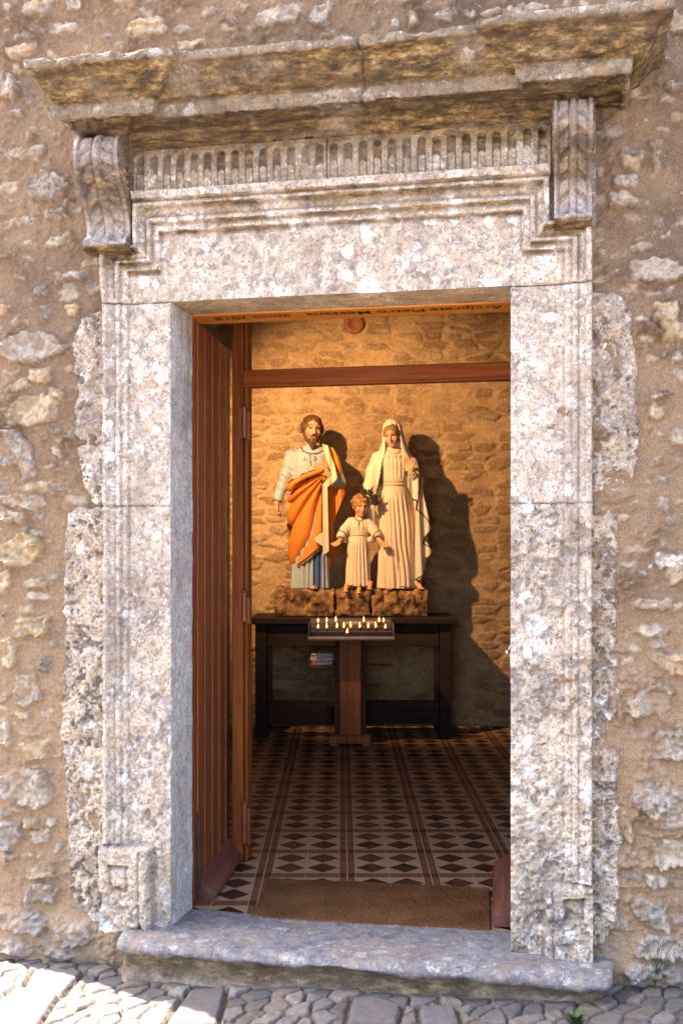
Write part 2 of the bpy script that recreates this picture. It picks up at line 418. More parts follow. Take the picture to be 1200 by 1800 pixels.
def put_stone(cu, cz, w, h, ht, tint, seed, am=1.0):
    m = 0.04
    i0, i1 = np.searchsorted(ua, cu - w / 2 - m), np.searchsorted(ua, cu + w / 2 + m)
    j0, j1 = np.searchsorted(za, cz - h / 2 - m), np.searchsorted(za, cz + h / 2 + m)
    if i1 - i0 < 2 or j1 - j0 < 2: return
    s = (slice(i0, i1), slice(j0, j1))
    rot = (seed % 7 - 3) * 0.05
    du = U[s] - cu + wx[s]; dz = Z[s] - cz + wz[s]
    du, dz = du * math.cos(rot) + dz * math.sin(rot), dz * math.cos(rot) - du * math.sin(rot)
    skew = (seed % 5 - 2) * 0.12
    du = du + skew * dz
    ex = 2.4 + (seed * 7 % 5) * 0.9
    q = (np.abs(du / (w / 2)) ** ex + np.abs(dz / (h / 2)) ** ex) ** (1 / ex)
    th = np.arctan2(dz / h, du / w); cth, sth = np.cos(th), np.sin(th)
    q = q * (1 + 0.20 * vnoise(cth * 1.6 + seed, sth * 1.6, 0, 401) + 0.06 * vnoise(cth * 3 + seed, sth * 3, 0, 402))
    edge = (1 - q) * min(w, h) / 2
    hh = ht * sst(-0.002, 0.006, edge) * (0.8 + 0.4 * rough1[s] + 0.5 * rough2[s]) + 0.010 * rough1[s] * sst(0, 0.008, edge)
    hh = hh - 0.003 * np.exp(-(edge + 0.004) ** 2 / 0.000025)       # recess round the stone
    mk = sst(-0.002, 0.007, edge + 0.012 * rough1[s])
    new = mk > 0.02
    H[s] = np.where(np.abs(edge) < 0.03, np.maximum(H[s], H[s] * (1 - mk) + (H[s] * 0.5 + hh) * 1.0), np.where(edge > 0, H[s] * 0.5 + hh, H[s]))
    TNT[s] = np.where(mk > STN[s], tint, TNT[s]); STN[s] = np.maximum(STN[s], am * mk * (0.45 + 0.5 * sst(-0.35, 0.05, rough2[s] + 0.5 * rough1[s])))
rng = random.Random(3)
occ = []
for k, (px, py, w, h) in enumerate(STONES):
    cu, cz = pu(px), pz(px, py); d = pd(px)
    ti = SPECIAL.get((px, py, w, h), rng.choice([0.25, 0.4, 0.45, 0.5, 0.6, 0.7, 0.82] if py > 520 else [0.05, 0.12, 0.2, 0.28, 0.33, 0.5]))
    put_stone(cu, cz, w * d / FPX * 1.08, h * d / FPX * 1.1, 0.011 + 0.016 * min(1, h / 40), ti, k * 3 + 1); occ.append((cu, cz, w * d / FPX, h * d / FPX))
for k in range(2200):                                                  # half buried rubble between the larger stones
    cu, cz = rng.uniform(-1.44, 1.35), rng.uniform(-0.1, 3.65); w = rng.uniform(0.025, 0.13) * rng.uniform(.5, 1); h = w * rng.uniform(0.3, 0.65)
    if any(abs(cu - a) < (w + c) / 2 + 0.004 and abs(cz - b) < (h + d) / 2 + 0.003 for a, b, c, d in occ): continue
    occ.append((cu, cz, w, h)); put_stone(cu, cz, w, h, rng.uniform(0.006, 0.012), rng.choice([0.05, 0.15, 0.25, 0.3, 0.4, 0.5]), 7000 + k, 0.7)
for k in range(5200):                                                 # small chips and the courses outside the frame
    if k < 1700: cu, cz = rng.uniform(-1.45, 1.4), rng.uniform(-0.2, 3.75); w = rng.uniform(0.008, 0.04); h = w * rng.uniform(0.35, 0.8)
    else:
        cu, cz = rng.uniform(-1.45, 6), rng.uniform(-0.2, 7.9)
        if cu < 1.26 and cz < 3.56: continue
        w = rng.uniform(0.05, 0.22); h = w * rng.uniform(0.35, 0.7)
    if any(abs(cu - a) < (w + c) / 2 + 0.006 and abs(cz - b) < (h + d) / 2 + 0.004 for a, b, c, d in occ): continue
    occ.append((cu, cz, w, h))
    put_stone(cu, cz, w, h, rng.uniform(0.003, 0.009) if w < 0.05 else 0.014, rng.choice([0.1, 0.22, 0.4, 0.5, 0.6, 0.8]), k)
base = sst(0.12, -0.05, Z + 0.05 * fbm(U, 0, Z, 5, 3, 21))            # lumpy footing
H += base * (0.03 + 0.035 * fbm(U, 0, Z, 9, 4, 22)); STN = np.maximum(STN, base * 0.35 * (rough1 > 0)); TNT = np.where(base > 0.3, 0.25, TNT)
P = np.stack([U, -H, Z], -1)
um, zm = 0.5 * (ua[1:] + ua[:-1]), 0.5 * (za[1:] + za[:-1])
hole = (np.abs(um[:, None] + 0.01) < 0.74) & (zm[None, :] < 3.0)
grid_obj('wall', P, M_WALL, wall, mask=~hole, attrs={'stone': STN, 'tint': TNT})
def W2F(x, y): return (x * CT - (y - D0) * ST, x * ST + (y - D0) * CT)
swf = W2F(-3.4, 9.4)
b = MB(); b.prism([(-1.465, .035), (-1.2, .035), (swf[0] + .27, swf[1]), swf], -.5, 8.0); b.build('side_wall', M_SIDE, wall)
b = MB(); b.prism([(-1.6, -.15), (6.1, -.15), (6.1, 9.1), (swf[0] - .1, 9.1)], 8.002, 8.15); b.build('roof', M_ROOF, wall)
b = MB(); b.box(-1.19, -0.80, 0.05, 0.22, -0.4, 7.9); b.box(0.80, 5.9, 0.05, 0.22, -0.4, 7.9); b.box(-0.79, 0.79, 0.05, 0.22, 2.75, 7.9)
b.box(5.7, 5.9, 0.23, 9, -0.4, 7.9)
b.build('wall_core', M_SIDE, wall)

# ---------------------------------------------------------------- carved doorway
door = empty('stone_doorway', FAC_LOC, -TH, label='weathered lichen-spotted stone doorway with moulded jambs, fluted frieze and heavy cornice', cat='doorway')
VF = -0.026
UL, UR = pu(300, VF), pu(897, VF)
UOL, UOR = pu(180, -0.05), pu(1041, -0.05)
UIL, UIR = pu(236, -0.05), pu(967, -0.05)
ZS = 2.43; ZTOP = 2.81; ZEAR = 2.645
PD = np.array([0, .004, .020, .024, .030, .050, .054, .068, .072, .094, .100, 9])
PV = np.array([.0, -.086, -.088, -.070, -.062, -.046, -.060, -.060, -.044, -.044, -.026, -.026])
def front(u, z):
    dl = np.minimum(u - UOL, np.maximum(u - UIL, ZEAR - z)); dr = np.minimum(UOR - u, np.maximum(UIR - u, ZEAR - z))
    d = np.minimum(np.minimum(dl, dr), (ZTOP - z) * 0.1 / 0.12)
    wv = 0.0015 * fbm(u, 0, z, 6, 2, 31) + 0.004 * fbm(u, 0, z, 30, 4, 32, .65) * sst(2.3, 0.9, z)
    return np.interp(d + wv, PD, PV + 0 * PD) * (1 - 0.45 * sst(2.52, 2.40, z) * (d < .1)) + -.026 * 0.45 * sst(2.52, 2.40, z) * (d < .1), d
def erode(u, z, v, low=1.0):
    g = sst(1.7, 0.2, z) * low
    n = fbm(u, v, z, 55, 4, 41, 0.62); n2 = fbm(u, v, z, 9, 3, 42)
    amp = 0.003 + 0.006 * g + 0.003 * sst(0.1, 0.5, n2)
    return n * amp + 0.003 * n2 - 0.016 * sst(0.18, 0.5, fbm(u, v, z, 7, 4, 43, .6)) * (0.35 + 1.3 * g)
def blur(A, n):
    for ax in (0, 1):
        for _ in range(n): A = (np.roll(A, 1, ax) + np.roll(A, -1, ax) + 2 * A) / 4
    return A
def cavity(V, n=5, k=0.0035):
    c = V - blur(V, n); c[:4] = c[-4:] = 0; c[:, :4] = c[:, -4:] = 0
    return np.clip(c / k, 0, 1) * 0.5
def block(name, u0, u1, z0, z1, rev=0, mat=None, vfun=None, step=0.0045, pits=0.0, low=1.0, sinkd=0.012, ochre=0.75, outline=None):
    us = np.linspace(u0, u1, int((u1 - u0) / step) + 2); zs = np.linspace(z0, z1, int((z1 - z0) / step) + 2)
    Ug, Zg = np.meshgrid(us, zs, indexing='ij')
    V = vfun(Ug, Zg) if vfun else front(Ug, Zg)[0]
    dz_ = np.gradient(V, zs, axis=1)
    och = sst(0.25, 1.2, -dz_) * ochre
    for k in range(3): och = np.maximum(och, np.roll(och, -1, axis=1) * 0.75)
    e = erode(Ug, Zg, V * 0, low)
    edge = np.minimum(Zg - z0, z1 - Zg)
    V = V - e + sinkd * np.exp(-(edge / 0.004) ** 2)
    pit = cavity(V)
    if pits:
        pn = fbm(Ug, 0, Zg, 28, 4, 51, 0.7); pm = fbm(Ug, 4, Zg, 3.0, 2, 52)
        p = sst(0.16, 0.36, pn + 0.25 * pm) * pits
        V = V + 0.018 * p; pit = np.maximum(pit, p * 0.85)
    if outline is not None: V = np.where(outline(Ug, Zg) < 0, V + np.clip(-outline(Ug, Zg) * 3, 0, 0.09), V)
    P = np.stack([Ug, V, Zg], -1)
    at = {'ochre': np.clip(och, 0, 1), 'pit': pit}
    obj = grid_obj(name, P, mat or M_STONE, door, attrs=at)
    if rev:                                                          # the reveal, from the arris back to the frame
        ue = u1 if rev > 0 else u0
        Pe = P[-1] if rev > 0 else P[0]
        vs = np.linspace(0, 1, 48)
        Vg = Pe[None, :, 1] + vs[:, None] * (0.225 - Pe[None, :, 1]); Zg2 = np.broadcast_to(Pe[None, :, 2], Vg.shape)
        fade = sst(0, 0.08, vs)[:, None]
        Ug2 = ue + rev * (-0.0 + fade * (0.004 * fbm(Vg, 1, Zg2, 14, 3, 61) + 0.0012 * fbm(Vg, 2, Zg2, 70, 3, 62)))
        Pr = np.stack([Ug2, Vg, Zg2], -1)
        grid_obj('reveal', Pr, M_REV, obj, flip=(rev < 0), attrs={'ochre': np.zeros_like(Vg), 'pit': np.zeros_like(Vg)})
    return obj
ZJ = pz(600, 887, VF)                                                # joint between upper and lower jamb blocks
def low_l(u, z):
    v, d = front(u, z)
    u, z = u + .007 * fbm(u, 0, z, 22, 4, 35, .6), z + .008 * fbm(u, 4, z, 22, 4, 36, .6)
    zp = pz(230, 1490, -.08)
    m = (z < zp) & (u < pu(262, -.08))
    q = np.minimum(np.minimum(zp - z, pu(262, -.08) - u) / 0.012, 1)
    vp = -0.085 * np.clip(q, 0, 1) + -0.03 * (1 - np.clip(q, 0, 1))
    # sunk panel on the little pedestal
    a, bb, c, dd = pu(188, -.08), pu(226, -.08), pz(205, 1570, -.08), pz(205, 1520, -.08)
    pn = np.minimum(np.minimum(u - a, bb - u), np.minimum(z - c, dd - z)); vp = vp + 0.013 * sst(0, 0.008, pn) - 0.007 * sst(0.012, 0.022, pn)
    gr = 0.012 * (np.exp(-((u - pu(243, -.08)) / 0.005) ** 2))
    return np.where(m, vp + gr, v)
def low_r(u, z):
    v, d = front(u, z)
    u, z = u + .006 * fbm(u, 0, z, 22, 4, 37, .6), z + .007 * fbm(u, 4, z, 22, 4, 38, .6)
    zp = pz(1010, 1558, -.06)
    m = (z < zp) & (u > pu(955, -.06))
    q = np.clip(np.minimum(zp - z, u - pu(955, -.06)) / 0.012, 0, 1)
    vp = -0.07 * q - 0.03 * (1 - q)
    a, bb, c, dd = pu(989, -.06), pu(1027, -.06), pz(1008, 1622, -.06), pz(1008, 1580, -.06)
    pn = np.minimum(np.minimum(u - a, bb - u), np.minimum(z - c, dd - z)); vp = vp + 0.028 * sst(0, 0.006, pn)
    gr = 0.010 * np.exp(-((u - pu(972, -.06)) / 0.004) ** 2)
    return np.where(m, vp + gr, v)
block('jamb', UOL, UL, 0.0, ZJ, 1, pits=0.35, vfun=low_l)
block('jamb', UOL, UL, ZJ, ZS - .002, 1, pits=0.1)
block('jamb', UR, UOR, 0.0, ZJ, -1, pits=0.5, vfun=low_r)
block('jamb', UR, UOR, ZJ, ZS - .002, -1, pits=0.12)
# lintel with crossetted moulding: three pieces of grid in one mesh
def lint():
    step = 0.0042
    us = np.linspace(UOL, UOR, int((UOR - UOL) / step)); zs = np.linspace(ZS, ZTOP + 0.03, int((ZTOP + .03 - ZS) / step))
    Ug, Zg = np.meshgrid(us, zs, indexing='ij')
    V, d = front(Ug, Zg)
    V = np.where((Zg > ZEAR) & ((Ug < UIL) | (Ug > UIR)), -0.02, V)
    lip = (Zg > ZTOP)
    V = np.where(lip & (Ug > UIL) & (Ug < UIR), -0.095 - 0.0 * V, V)
    V = np.where((Zg > ZTOP - 0.012) & (Zg <= ZTOP) & (Ug > UIL) & (Ug < UIR), -0.075, V)
    dz_ = np.gradient(V, zs, axis=1)
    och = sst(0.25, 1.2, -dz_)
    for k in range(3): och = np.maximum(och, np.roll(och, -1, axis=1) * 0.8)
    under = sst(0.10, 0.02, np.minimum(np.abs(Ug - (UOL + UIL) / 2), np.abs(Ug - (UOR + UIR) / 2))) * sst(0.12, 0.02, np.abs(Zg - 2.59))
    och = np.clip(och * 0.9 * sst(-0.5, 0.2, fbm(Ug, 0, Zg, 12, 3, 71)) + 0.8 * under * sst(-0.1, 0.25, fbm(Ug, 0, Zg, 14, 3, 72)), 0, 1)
    V = V - erode(Ug, Zg, 0 * V, 0.3) - 0.001 * fbm(Ug, 0, Zg, 80, 2, 73)
    V = V + 0.012 * np.exp(-((Zg - ZS) / 0.003) ** 2) * ((Ug < UL) | (Ug > UR))
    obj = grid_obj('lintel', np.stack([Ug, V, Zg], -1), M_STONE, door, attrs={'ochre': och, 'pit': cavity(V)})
    k0, k1 = np.searchsorted(us, UL), np.searchsorted(us, UR)
    us2 = np.concatenate([[UL - .004], us[k0:k1], [UR + .004]])
    vf = np.interp(us2, us, V[:, 0]); vs = np.linspace(0, 1, 50)
    Vg = vf[:, None] + vs[None, :] * (0.235 - vf[:, None]); Ug2 = np.broadcast_to(us2[:, None], Vg.shape)
    Zg2 = ZS + sst(0, 0.1, vs)[None, :] * (0.003 * fbm(Ug2, Vg, 0, 12, 3, 74)) - 0.0 * Vg
    grid_obj('soffit', np.stack([Ug2, Vg, Zg2], -1), M_SOFF, obj, flip=True, attrs={'ochre': np.clip(0.12 + 0.5 * fbm(Ug2, Vg, 0, 9, 3, 75), 0, 0.5), 'pit': 0 * Vg})
lint()
# rough tails of the jamb blocks outside the mouldings
def tail(pts, side, vb=-0.020):
    ys = np.array([p[0] for p in pts], float); xs = np.array([p[1] for p in pts], float)
    zsamp = np.array([pz(x, y, -.02) for y, x in pts])[::-1]; usamp = np.array([pu(x, -.02) for y, x in pts])[::-1]
    z0, z1 = zsamp[0], zsamp[-1]
    if side < 0: u0, u1 = usamp.min() - 0.05, UOL + 0.004
    else: u0, u1 = UOR - 0.004, usamp.max() + 0.05
    def outl(u, z):
        e = np.interp(z, zsamp, usamp) + 0.016 * fbm(u, 0, z, 16, 4, 81, .65) + 0.003 * vnoise(u * 90, 0, z * 90, 82)
        d = (u - e) if side < 0 else (e - u)
        return np.minimum(d, np.minimum(z - z0, z1 - z) - 0.01 + 0.012 * vnoise(u * 25, 0, 0, 83))
    def vf(u, z):
        return vb + 0 * u - 0.018 * fbm(u, 0, z, 26, 4, 84, 0.65) - .016 * fbm(u, 0, z, 7, 3, 85)
    return block('rough_edge', u0, u1, z0 - 0.03, z1 + 0.03, 0, M_ROUGH, vf, 0.0045, 0.85, 1.0, 0.0, 0.0, outl)
tail([(548,160),(560,140),(600,130),(650,133),(680,140),(720,133),(780,132),(830,142),(870,155),(887,168)], -1)
tail([(893,122),(950,114),(1000,113),(1100,116),(1200,111),(1300,110),(1400,118),(1500,121),(1560,124),(1600,148),(1622,172)], -1, -0.024)
tail([(505,1058),(520,1090),(560,1108),(600,1113),(650,1118),(700,1117),(750,1121),(800,1122),(840,1112),(860,1090),(872,1062)], 1)
tail([(888,1070),(900,1080),(950,1083),(1050,1075),(1070,1083),(1150,1086),(1200,1082),(1300,1084),(1400,1083),(1480,1090),(1520,1080),(1560,1088),(1620,1080),(1650,1066),(1670,1050)], 1, -0.022)
# smooth strip behind the consoles
for a, bq in ((UOL - 0.02, UIL + 0.003), (UIR - 0.003, UOR + 0.01)):
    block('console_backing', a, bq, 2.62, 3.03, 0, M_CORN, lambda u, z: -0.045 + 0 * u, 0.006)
# fluted frieze
ZF0, ZF1 = ZTOP + 0.028, 3.006
def frieze():
    n = 29; us = np.linspace(UIL, UIR, 620); zs = np.linspace(ZF0, ZF1, 70)
    Ug, Zg = np.meshgrid(us, zs, indexing='ij')
    p = (UIR - UIL) / n; ph = (Ug - UIL) / p; k = np.floor(ph); x = (ph - k - 0.5) * p
    hw = 0.0165
    zt = ZF1 - 0.022; zb = ZF0 + 0.006
    top = zt - hw
    dd = np.where(Zg > top, np.hypot(x, Zg - top), np.abs(x))
    ins = sst(hw + 0.001, hw - 0.003, dd) * (Zg > zb)
    depth = np.sqrt(np.clip(1 - (np.abs(x) / hw) ** 2, 0, 1)) * 0.014 + 0.004
    mid = ZF0 + 0.082 + 0.004 * vnoise(k, 0, 0, 5)
    xr = np.abs(x); rodtop = mid - hw * 0.85
    inrod = np.where(Zg > rodtop, np.hypot(x, Zg - rodtop), xr)
    rod = sst(hw * 0.86, hw * 0.72, inrod) * (np.sqrt(np.clip(1 - (inrod / hw) ** 2, 0, 1)) * 0.012 + 0.003)
    dam = sst(0.0, 0.4, fbm(Ug, 0, Zg, 6, 3, 91)) * 0.6
    rec = .85 * ins * np.maximum(depth - rod, 0.0) * (1 - dam * 0.7) * 1.25
    bulge = -0.010 * np.sin(np.clip((Zg - ZF0) / (ZF1 - ZF0), 0, 1) * PI)
    V = -0.052 + bulge + rec - 0.004 * fbm(Ug, 0, Zg, 60, 4, 92, 0.65) - 0.004 * fbm(Ug, 0, Zg, 10, 3, 93)
    crack = np.exp(-((Ug - pu(580)) / 0.0022) ** 2); V = V + 0.01 * crack
    och = sst(-0.15, 0.35, fbm(Ug, 0, Zg, 7, 4, 94) + 0.5 * sst(ZF0 + .07, ZF1, Zg)) * 0.75 * sst(ZF0 + .02, ZF1, Zg) + 0.35 * ins * (rec > 0.006)
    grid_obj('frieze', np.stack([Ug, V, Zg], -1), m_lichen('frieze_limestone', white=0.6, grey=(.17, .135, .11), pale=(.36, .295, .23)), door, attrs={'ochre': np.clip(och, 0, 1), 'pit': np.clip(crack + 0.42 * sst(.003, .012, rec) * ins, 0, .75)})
frieze()
# cornice: mitred profile swept round the two breaks
def cornice():
    r = 0.05
    uLc = pu(105, -.31) + .26 * .62; uRc = pu(1108, -.31) - .26; uA = pu(272, -.29) - .26; uB = pu(908, -.29) + .26
    path = [((uLc, .12), (-.62, 0)), ((uLc, -r), (-.62, -1)), ((uA, -r), (1, -1)), ((uA, 0), (1, -1)), ((uB, 0), (-1, -1)), ((uB, -r), (-1, -1)), ((uRc, -r), (1, -1)), ((uRc, .12), (1, 0))]
    prof = [(.03, 2.992), (.05, 3.0), (.055, 3.012), (.075, 3.018), (.095, 3.034), (.10, 3.04), (.105, 3.052), (.235, 3.056), (.24, 3.044), (.262, 3.044), (.266, 3.092), (.27, 3.097), (.285, 3.104), (.305, 3.118), (.325, 3.14), (.35, 3.168), (.372, 3.178), (.386, 3.182), (.388, 3.214), (.2, 3.235), (.0, 3.25)]
    pr = []
    for (a, b_), (c, d) in zip(prof[:-1], prof[1:]):
        n = max(1, int(math.hypot(c - a, d - b_) / 0.0055))
        pr += [(a + (c - a) * i / n, b_ + (d - b_) * i / n) for i in range(n)]
    pr.append(prof[-1]); pr = np.array(pr)
    rows = []
    for k in range(len(path) - 1):
        (p0, n0), (p1, n1) = path[k], path[k + 1]
        A = np.stack([p0[0] + n0[0] * pr[:, 0], p0[1] + n0[1] * pr[:, 0], pr[:, 1]], -1)
        B = np.stack([p1[0] + n1[0] * pr[:, 0], p1[1] + n1[1] * pr[:, 0], pr[:, 1]], -1)
        L = max(np.abs(B - A).sum(1).max(), 0.01); n = max(2, int(L / 0.006))
        for i in range(n): rows.append(A + (B - A) * i / n)
    rows.append(B); P = np.array(rows)
    x, y, z = P[..., 0], P[..., 1], P[..., 2]
    # normals from the grid
    du = np.gradient(P, axis=0); dv = np.gradient(P, axis=1); N = np.cross(du, dv); N /= np.linalg.norm(N, axis=-1, keepdims=True) + 1e-9
    n1 = fbm(x, y, z, 30, 4, 101, 0.6); n2 = fbm(x, y, z, 5, 3, 102)
    amp = 0.0035 * n1 + 0.006 * n2
    bed = sst(3.06, 3.03, z) * sst(.2, .1, np.broadcast_to(pr[:, 0], z.shape))
    strata = fbm(x * 0.25, y, z * 4, 22, 3, 103)
    amp = amp - bed * 0.014 * sst(-0.2, 0.3, strata) + 0.003 * fbm(x, y, z, 90, 3, 106)
    edg = sst(.010, 0, np.abs(z - 3.05)) + sst(3.165, 3.185, z) + sst(.012, 0, np.abs(z - 3.094)); amp = amp - 0.010 * edg * sst(-0.05, .4, fbm(x, y, z, 22, 3, 107))
    chip = sst(0.25, 0.5, fbm(x, y, z, 9, 3, 104)) * (sst(3.16, 3.19, z) + sst(0.03, 0.0, np.abs(z - 3.05)))
    amp = amp - 0.016 * chip
    crack = np.exp(-((x - pu(636, -.3) + 0.01 * vnoise(z * 20, 0, 0, 4)) / 0.0035) ** 2)
    amp = amp - 0.008 * crack
    P = P + N * amp[..., None]
    oc = sst(-0.35, 0.25, fbm(x, y, z, 6, 4, 105) + 0.25) * sst(3.212, 3.17, z)
    fas = sst(3.095, 3.085, z) * sst(.24, .262, np.broadcast_to(pr[:, 0], z.shape))
    oc = oc * (1 - 0.75 * fas)
    och = np.clip(oc, 0, 0.95)
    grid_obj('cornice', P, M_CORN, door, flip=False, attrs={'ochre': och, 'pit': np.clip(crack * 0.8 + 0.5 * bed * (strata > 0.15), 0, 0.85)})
cornice()
# scroll consoles
def console(px0, px1, name='console'):
    a, bq = pu(px0, -.20), pu(px1, -.20); zt = 3.036
    prof = [(.10, .004), (.15, 0), (.185, -.018), (.203, -.05), (.207, -.085), (.20, -.125), (.178, -.165), (.148, -.205), (.120, -.245), (.098, -.285), (.084, -.322), (.080, -.348), (.092, -.368), (.112, -.374), (.126, -.388), (.122, -.412), (.10, -.425), (.05, -.427)]
    pr = []
    for (o0, z0), (o1, z1) in zip(prof[:-1], prof[1:]):
        n = max(1, int(math.hypot(o1 - o0, z1 - z0) / 0.004)); pr += [(o0 + (o1 - o0) * i / n, z0 + (z1 - z0) * i / n) for i in range(n)]
    pr.append(prof[-1]); pr = np.array(pr)
    for _ in range(3): pr[1:-1] = (pr[:-2] + pr[1:-1] * 2 + pr[2:]) / 4
    m = 56; us = np.linspace(a, bq, m); w = (us - (a + bq) / 2) / ((bq - a) / 2)
    O = np.broadcast_to(pr[:, 0][:, None], (len(pr), m)); Zr = np.broadcast_to(pr[:, 1][:, None], O.shape); Wg = np.broadcast_to(w[None, :], O.shape); Ug = np.broadcast_to(us[None, :], O.shape)
    tn = np.gradient(pr, axis=0); nn = np.stack([-tn[:, 1], tn[:, 0]], -1); nn /= np.linalg.norm(nn, axis=1, keepdims=True)
    rim = sst(.80, .86, np.abs(Wg)) * 0.005 - 0.006 * np.exp(-((np.abs(Wg) - .76) / .05) ** 2)
    rib = 0.008 * np.exp(-(Wg / .13) ** 2) - 0.008 * np.exp(-((np.abs(Wg) - .2) / .05) ** 2)
    leafm = (np.abs(Wg) < .74) & (np.abs(Wg) > .22)
    ph = Zr / 0.062 + np.abs(Wg) * 0.75
    leaf = np.where(leafm, -0.018 * np.maximum(0, np.sin(ph * 2 * PI)) ** 2, 0) * (Zr < -0.03)
    disp = rim + rib + leaf + 0.002 * fbm(Ug, O, Zr, 60, 3, 111)
    disp = disp * sst(-0.425, -0.36, Zr) + 0.0
    Pf = np.stack([Ug, -(O + nn[:, 0][:, None] * disp), zt + Zr + nn[:, 1][:, None] * disp], -1)
    V = [Pf.reshape(-1, 3)]; F = [grid_faces(len(pr), m, True)]
    och = [np.clip(sst(-.06, -.16, Zr + .03 * fbm(Ug, 0, Zr, 12, 3, 112)) * sst(-.33, -.24, Zr) * 0.8 + sst(-.395, -.405, Zr), 0, 1).ravel()]
    base_i = Pf.shape[0] * m
    for side, j in ((-1, 0), (1, m - 1)):
        k = 26; f = np.linspace(0, 1, k)
        edge = Pf[:, j]
        Vg = -0.03 + (edge[:, 1][:, None] + 0.03) * f[None, :]; Zg = np.broadcast_to(edge[:, 2][:, None], Vg.shape)
        rr = np.hypot(-Vg - .118, Zg - (zt - .095)); an = np.arctan2(Zg - (zt - .095), -Vg - .118)
        sp = 0.008 * np.cos((rr / 0.026 - an * side / (2 * PI)) * 2 * PI) * (rr < 0.088) * sst(1.0, .9, f)[None, :]
        Xg = np.broadcast_to(edge[:, 0][:, None], Vg.shape) + side * sp
        V.append(np.stack([Xg, Vg, Zg], -1).reshape(-1, 3)); F.append(grid_faces(len(pr), k, side < 0) + base_i)
        och.append((0.75 + 0 * Vg).ravel()); base_i += Vg.size
    V = np.concatenate(V); F = np.concatenate(F); oc = np.concatenate(och)
    raw(name, V, F, M_CONS, door, True, {'ochre': oc, 'pit': 0 * oc})
M_CONS = m_lichen('console_limestone', white=0.3, grey=(.17, .15, .155), pale=(.33, .30, .30))
console(131, 208); console(973, 1041)

# ---------------------------------------------------------------- worn step
step = empty('stone_step', FAC_LOC, -TH, label='worn grey stone doorstep with a rounded chipped front edge below the door', cat='step')
def mkstep():
    prof = [(.215, -.02), (.213, .016), (.10, .022), (-.05, .026), (-.16, .026), (-.195, .019), (-.210, .006), (-.211, -.008), (-.200, -.020), (-.17, -.026), (-.12, -.026)]
    pr = []
    for (a, b_), (c, d) in zip(prof[:-1], prof[1:]):
        n = max(1, int(math.hypot(c - a, d - b_) / 0.005)); pr += [(a + (c - a) * i / n, b_ + (d - b_) * i / n) for i in range(n)]
    pr.append(prof[-1]); pr = np.array(pr)
    us = np.linspace(pu(198, -.2), pu(1079, -.2), 360)
    Ug = np.broadcast_to(us[:, None], (len(us), len(pr))); Vg = np.broadcast_to(pr[:, 0][None], Ug.shape).copy(); Zg = np.broadcast_to(pr[:, 1][None], Ug.shape).copy()
    cut = np.minimum(us - us[0], us[-1] - us)[:, None]
    rnd = np.sqrt(np.clip(1 - np.clip((0.03 - cut) / 0.03, 0, 1) ** 2, 0, 1))
    Vg = np.where(Vg < 0, Vg * (0.55 + 0.45 * rnd), Vg)
    fr = sst(-.05, -.19, Vg)
    Vg = Vg + fr * (0.016 * fbm(Ug, 0, 0 * Ug, 3.5, 3, 121) + 0.010 * fbm(Ug, 0, Zg, 22, 3, 122))
    lowr = sst(0.008, -0.018, Zg)
    Zg = Zg + lowr * (0.018 * fbm(Ug, 0, 0 * Ug, 7, 4, 123)) - 0.006 * (1 - lowr) * sst(.6, 0, np.abs(Ug + .1)) + 0.003 * fbm(Ug, Vg, 0, 14, 4, 124) * (1 - lowr)
    # jambs stand on the slab: keep its back hidden under them
    och = sst(-0.005, -0.03, Zg) * 0.3
    grid_obj('slab', np.stack([Ug, Vg, Zg], -1), M_STEP, step, attrs={'ochre': och, 'pit': 0 * och})
    us = np.linspace(pu(202, -.18), pu(1070, -.18), 320); zs = np.linspace(-.3, -.02, 60)
    Ug, Zg = np.meshgrid(us, zs, indexing='ij')
    cut = np.minimum(us - us[0], us[-1] - us)[:, None]
    Vg = -0.155 + 0.12 * (1 - np.sqrt(np.clip(1 - np.clip((0.05 - cut) / 0.05, 0, 1) ** 2, 0, 1))) - 0.03 * sst(-.04, -.12, Zg) + 0.008 * fbm(Ug, 0, Zg, 14, 4, 125) + 0.003 * fbm(Ug, 0, Zg, 60, 3, 126)
    och = sst(-.12, -.075, Zg + .03 * fbm(Ug, 0, Zg, 11, 3, 127)) * 0.75
    grid_obj('riser', np.stack([Ug, Vg, Zg], -1), M_RISER, step, attrs={'ochre': och, 'pit': 0 * och})
M_RISER = m_lichen('riser_plaster', cream=0.45, white=0.25, grey=(.12, .078, .05), pale=(.28, .20, .14))
mkstep()

# ---------------------------------------------------------------- street
def m_cobble():
    t = T('cobblestone', 0.8, 0.3)
    st, ti = t.attr('stone'), t.attr('tint')
    s = t.ramp(ti, [(0, (.065, .057, .06)), (.3, (.085, .075, .078)), (.6, (.12, .107, .108)), (.8, (.125, .09, .072)), (1, (.16, .145, .14))])
    n = t.noise(40, 5, 0.7)
    s = t.mix(t.ma('MULTIPLY', t.ramp(t.noise(5, 4), [(.5, 0), (.65, 1)]), .4), s, (.09, .085, .05))
    s = t.mix(0.5, s, t.ramp(n, [(0.3, 0.25), (0.7, 0.8)]), 'OVERLAY')
    j = t.mix(t.ramp(t.noise(130, 4, .8), [(.4, 0), (.6, 1)]), (.03, .022, .016), (.11, .082, .056))
    s = t.mix(t.ma('MULTIPLY', t.ramp(t.noise(14, 5, .7), [(.48, 0), (.62, 1)]), .5), s, (.10, .078, .055))
    return t.out(t.mix(st, j, s), t.bump(n, 0.4, 0.004))
def gz(u, v): return -0.118 + 0.035 * np.clip(u, -2, 2) + 0.012 * np.clip(v + .2, -2, 0)
us = axis([(-8, -1.9, .12), (-1.9, 1.6, 0.0065), (1.6, 8, .12)]); vs = axis([(-6, -1.3, 0.1), (-1.3, 0.04, 0.0065)])
U, V = np.meshgrid(us, vs, indexing='ij')
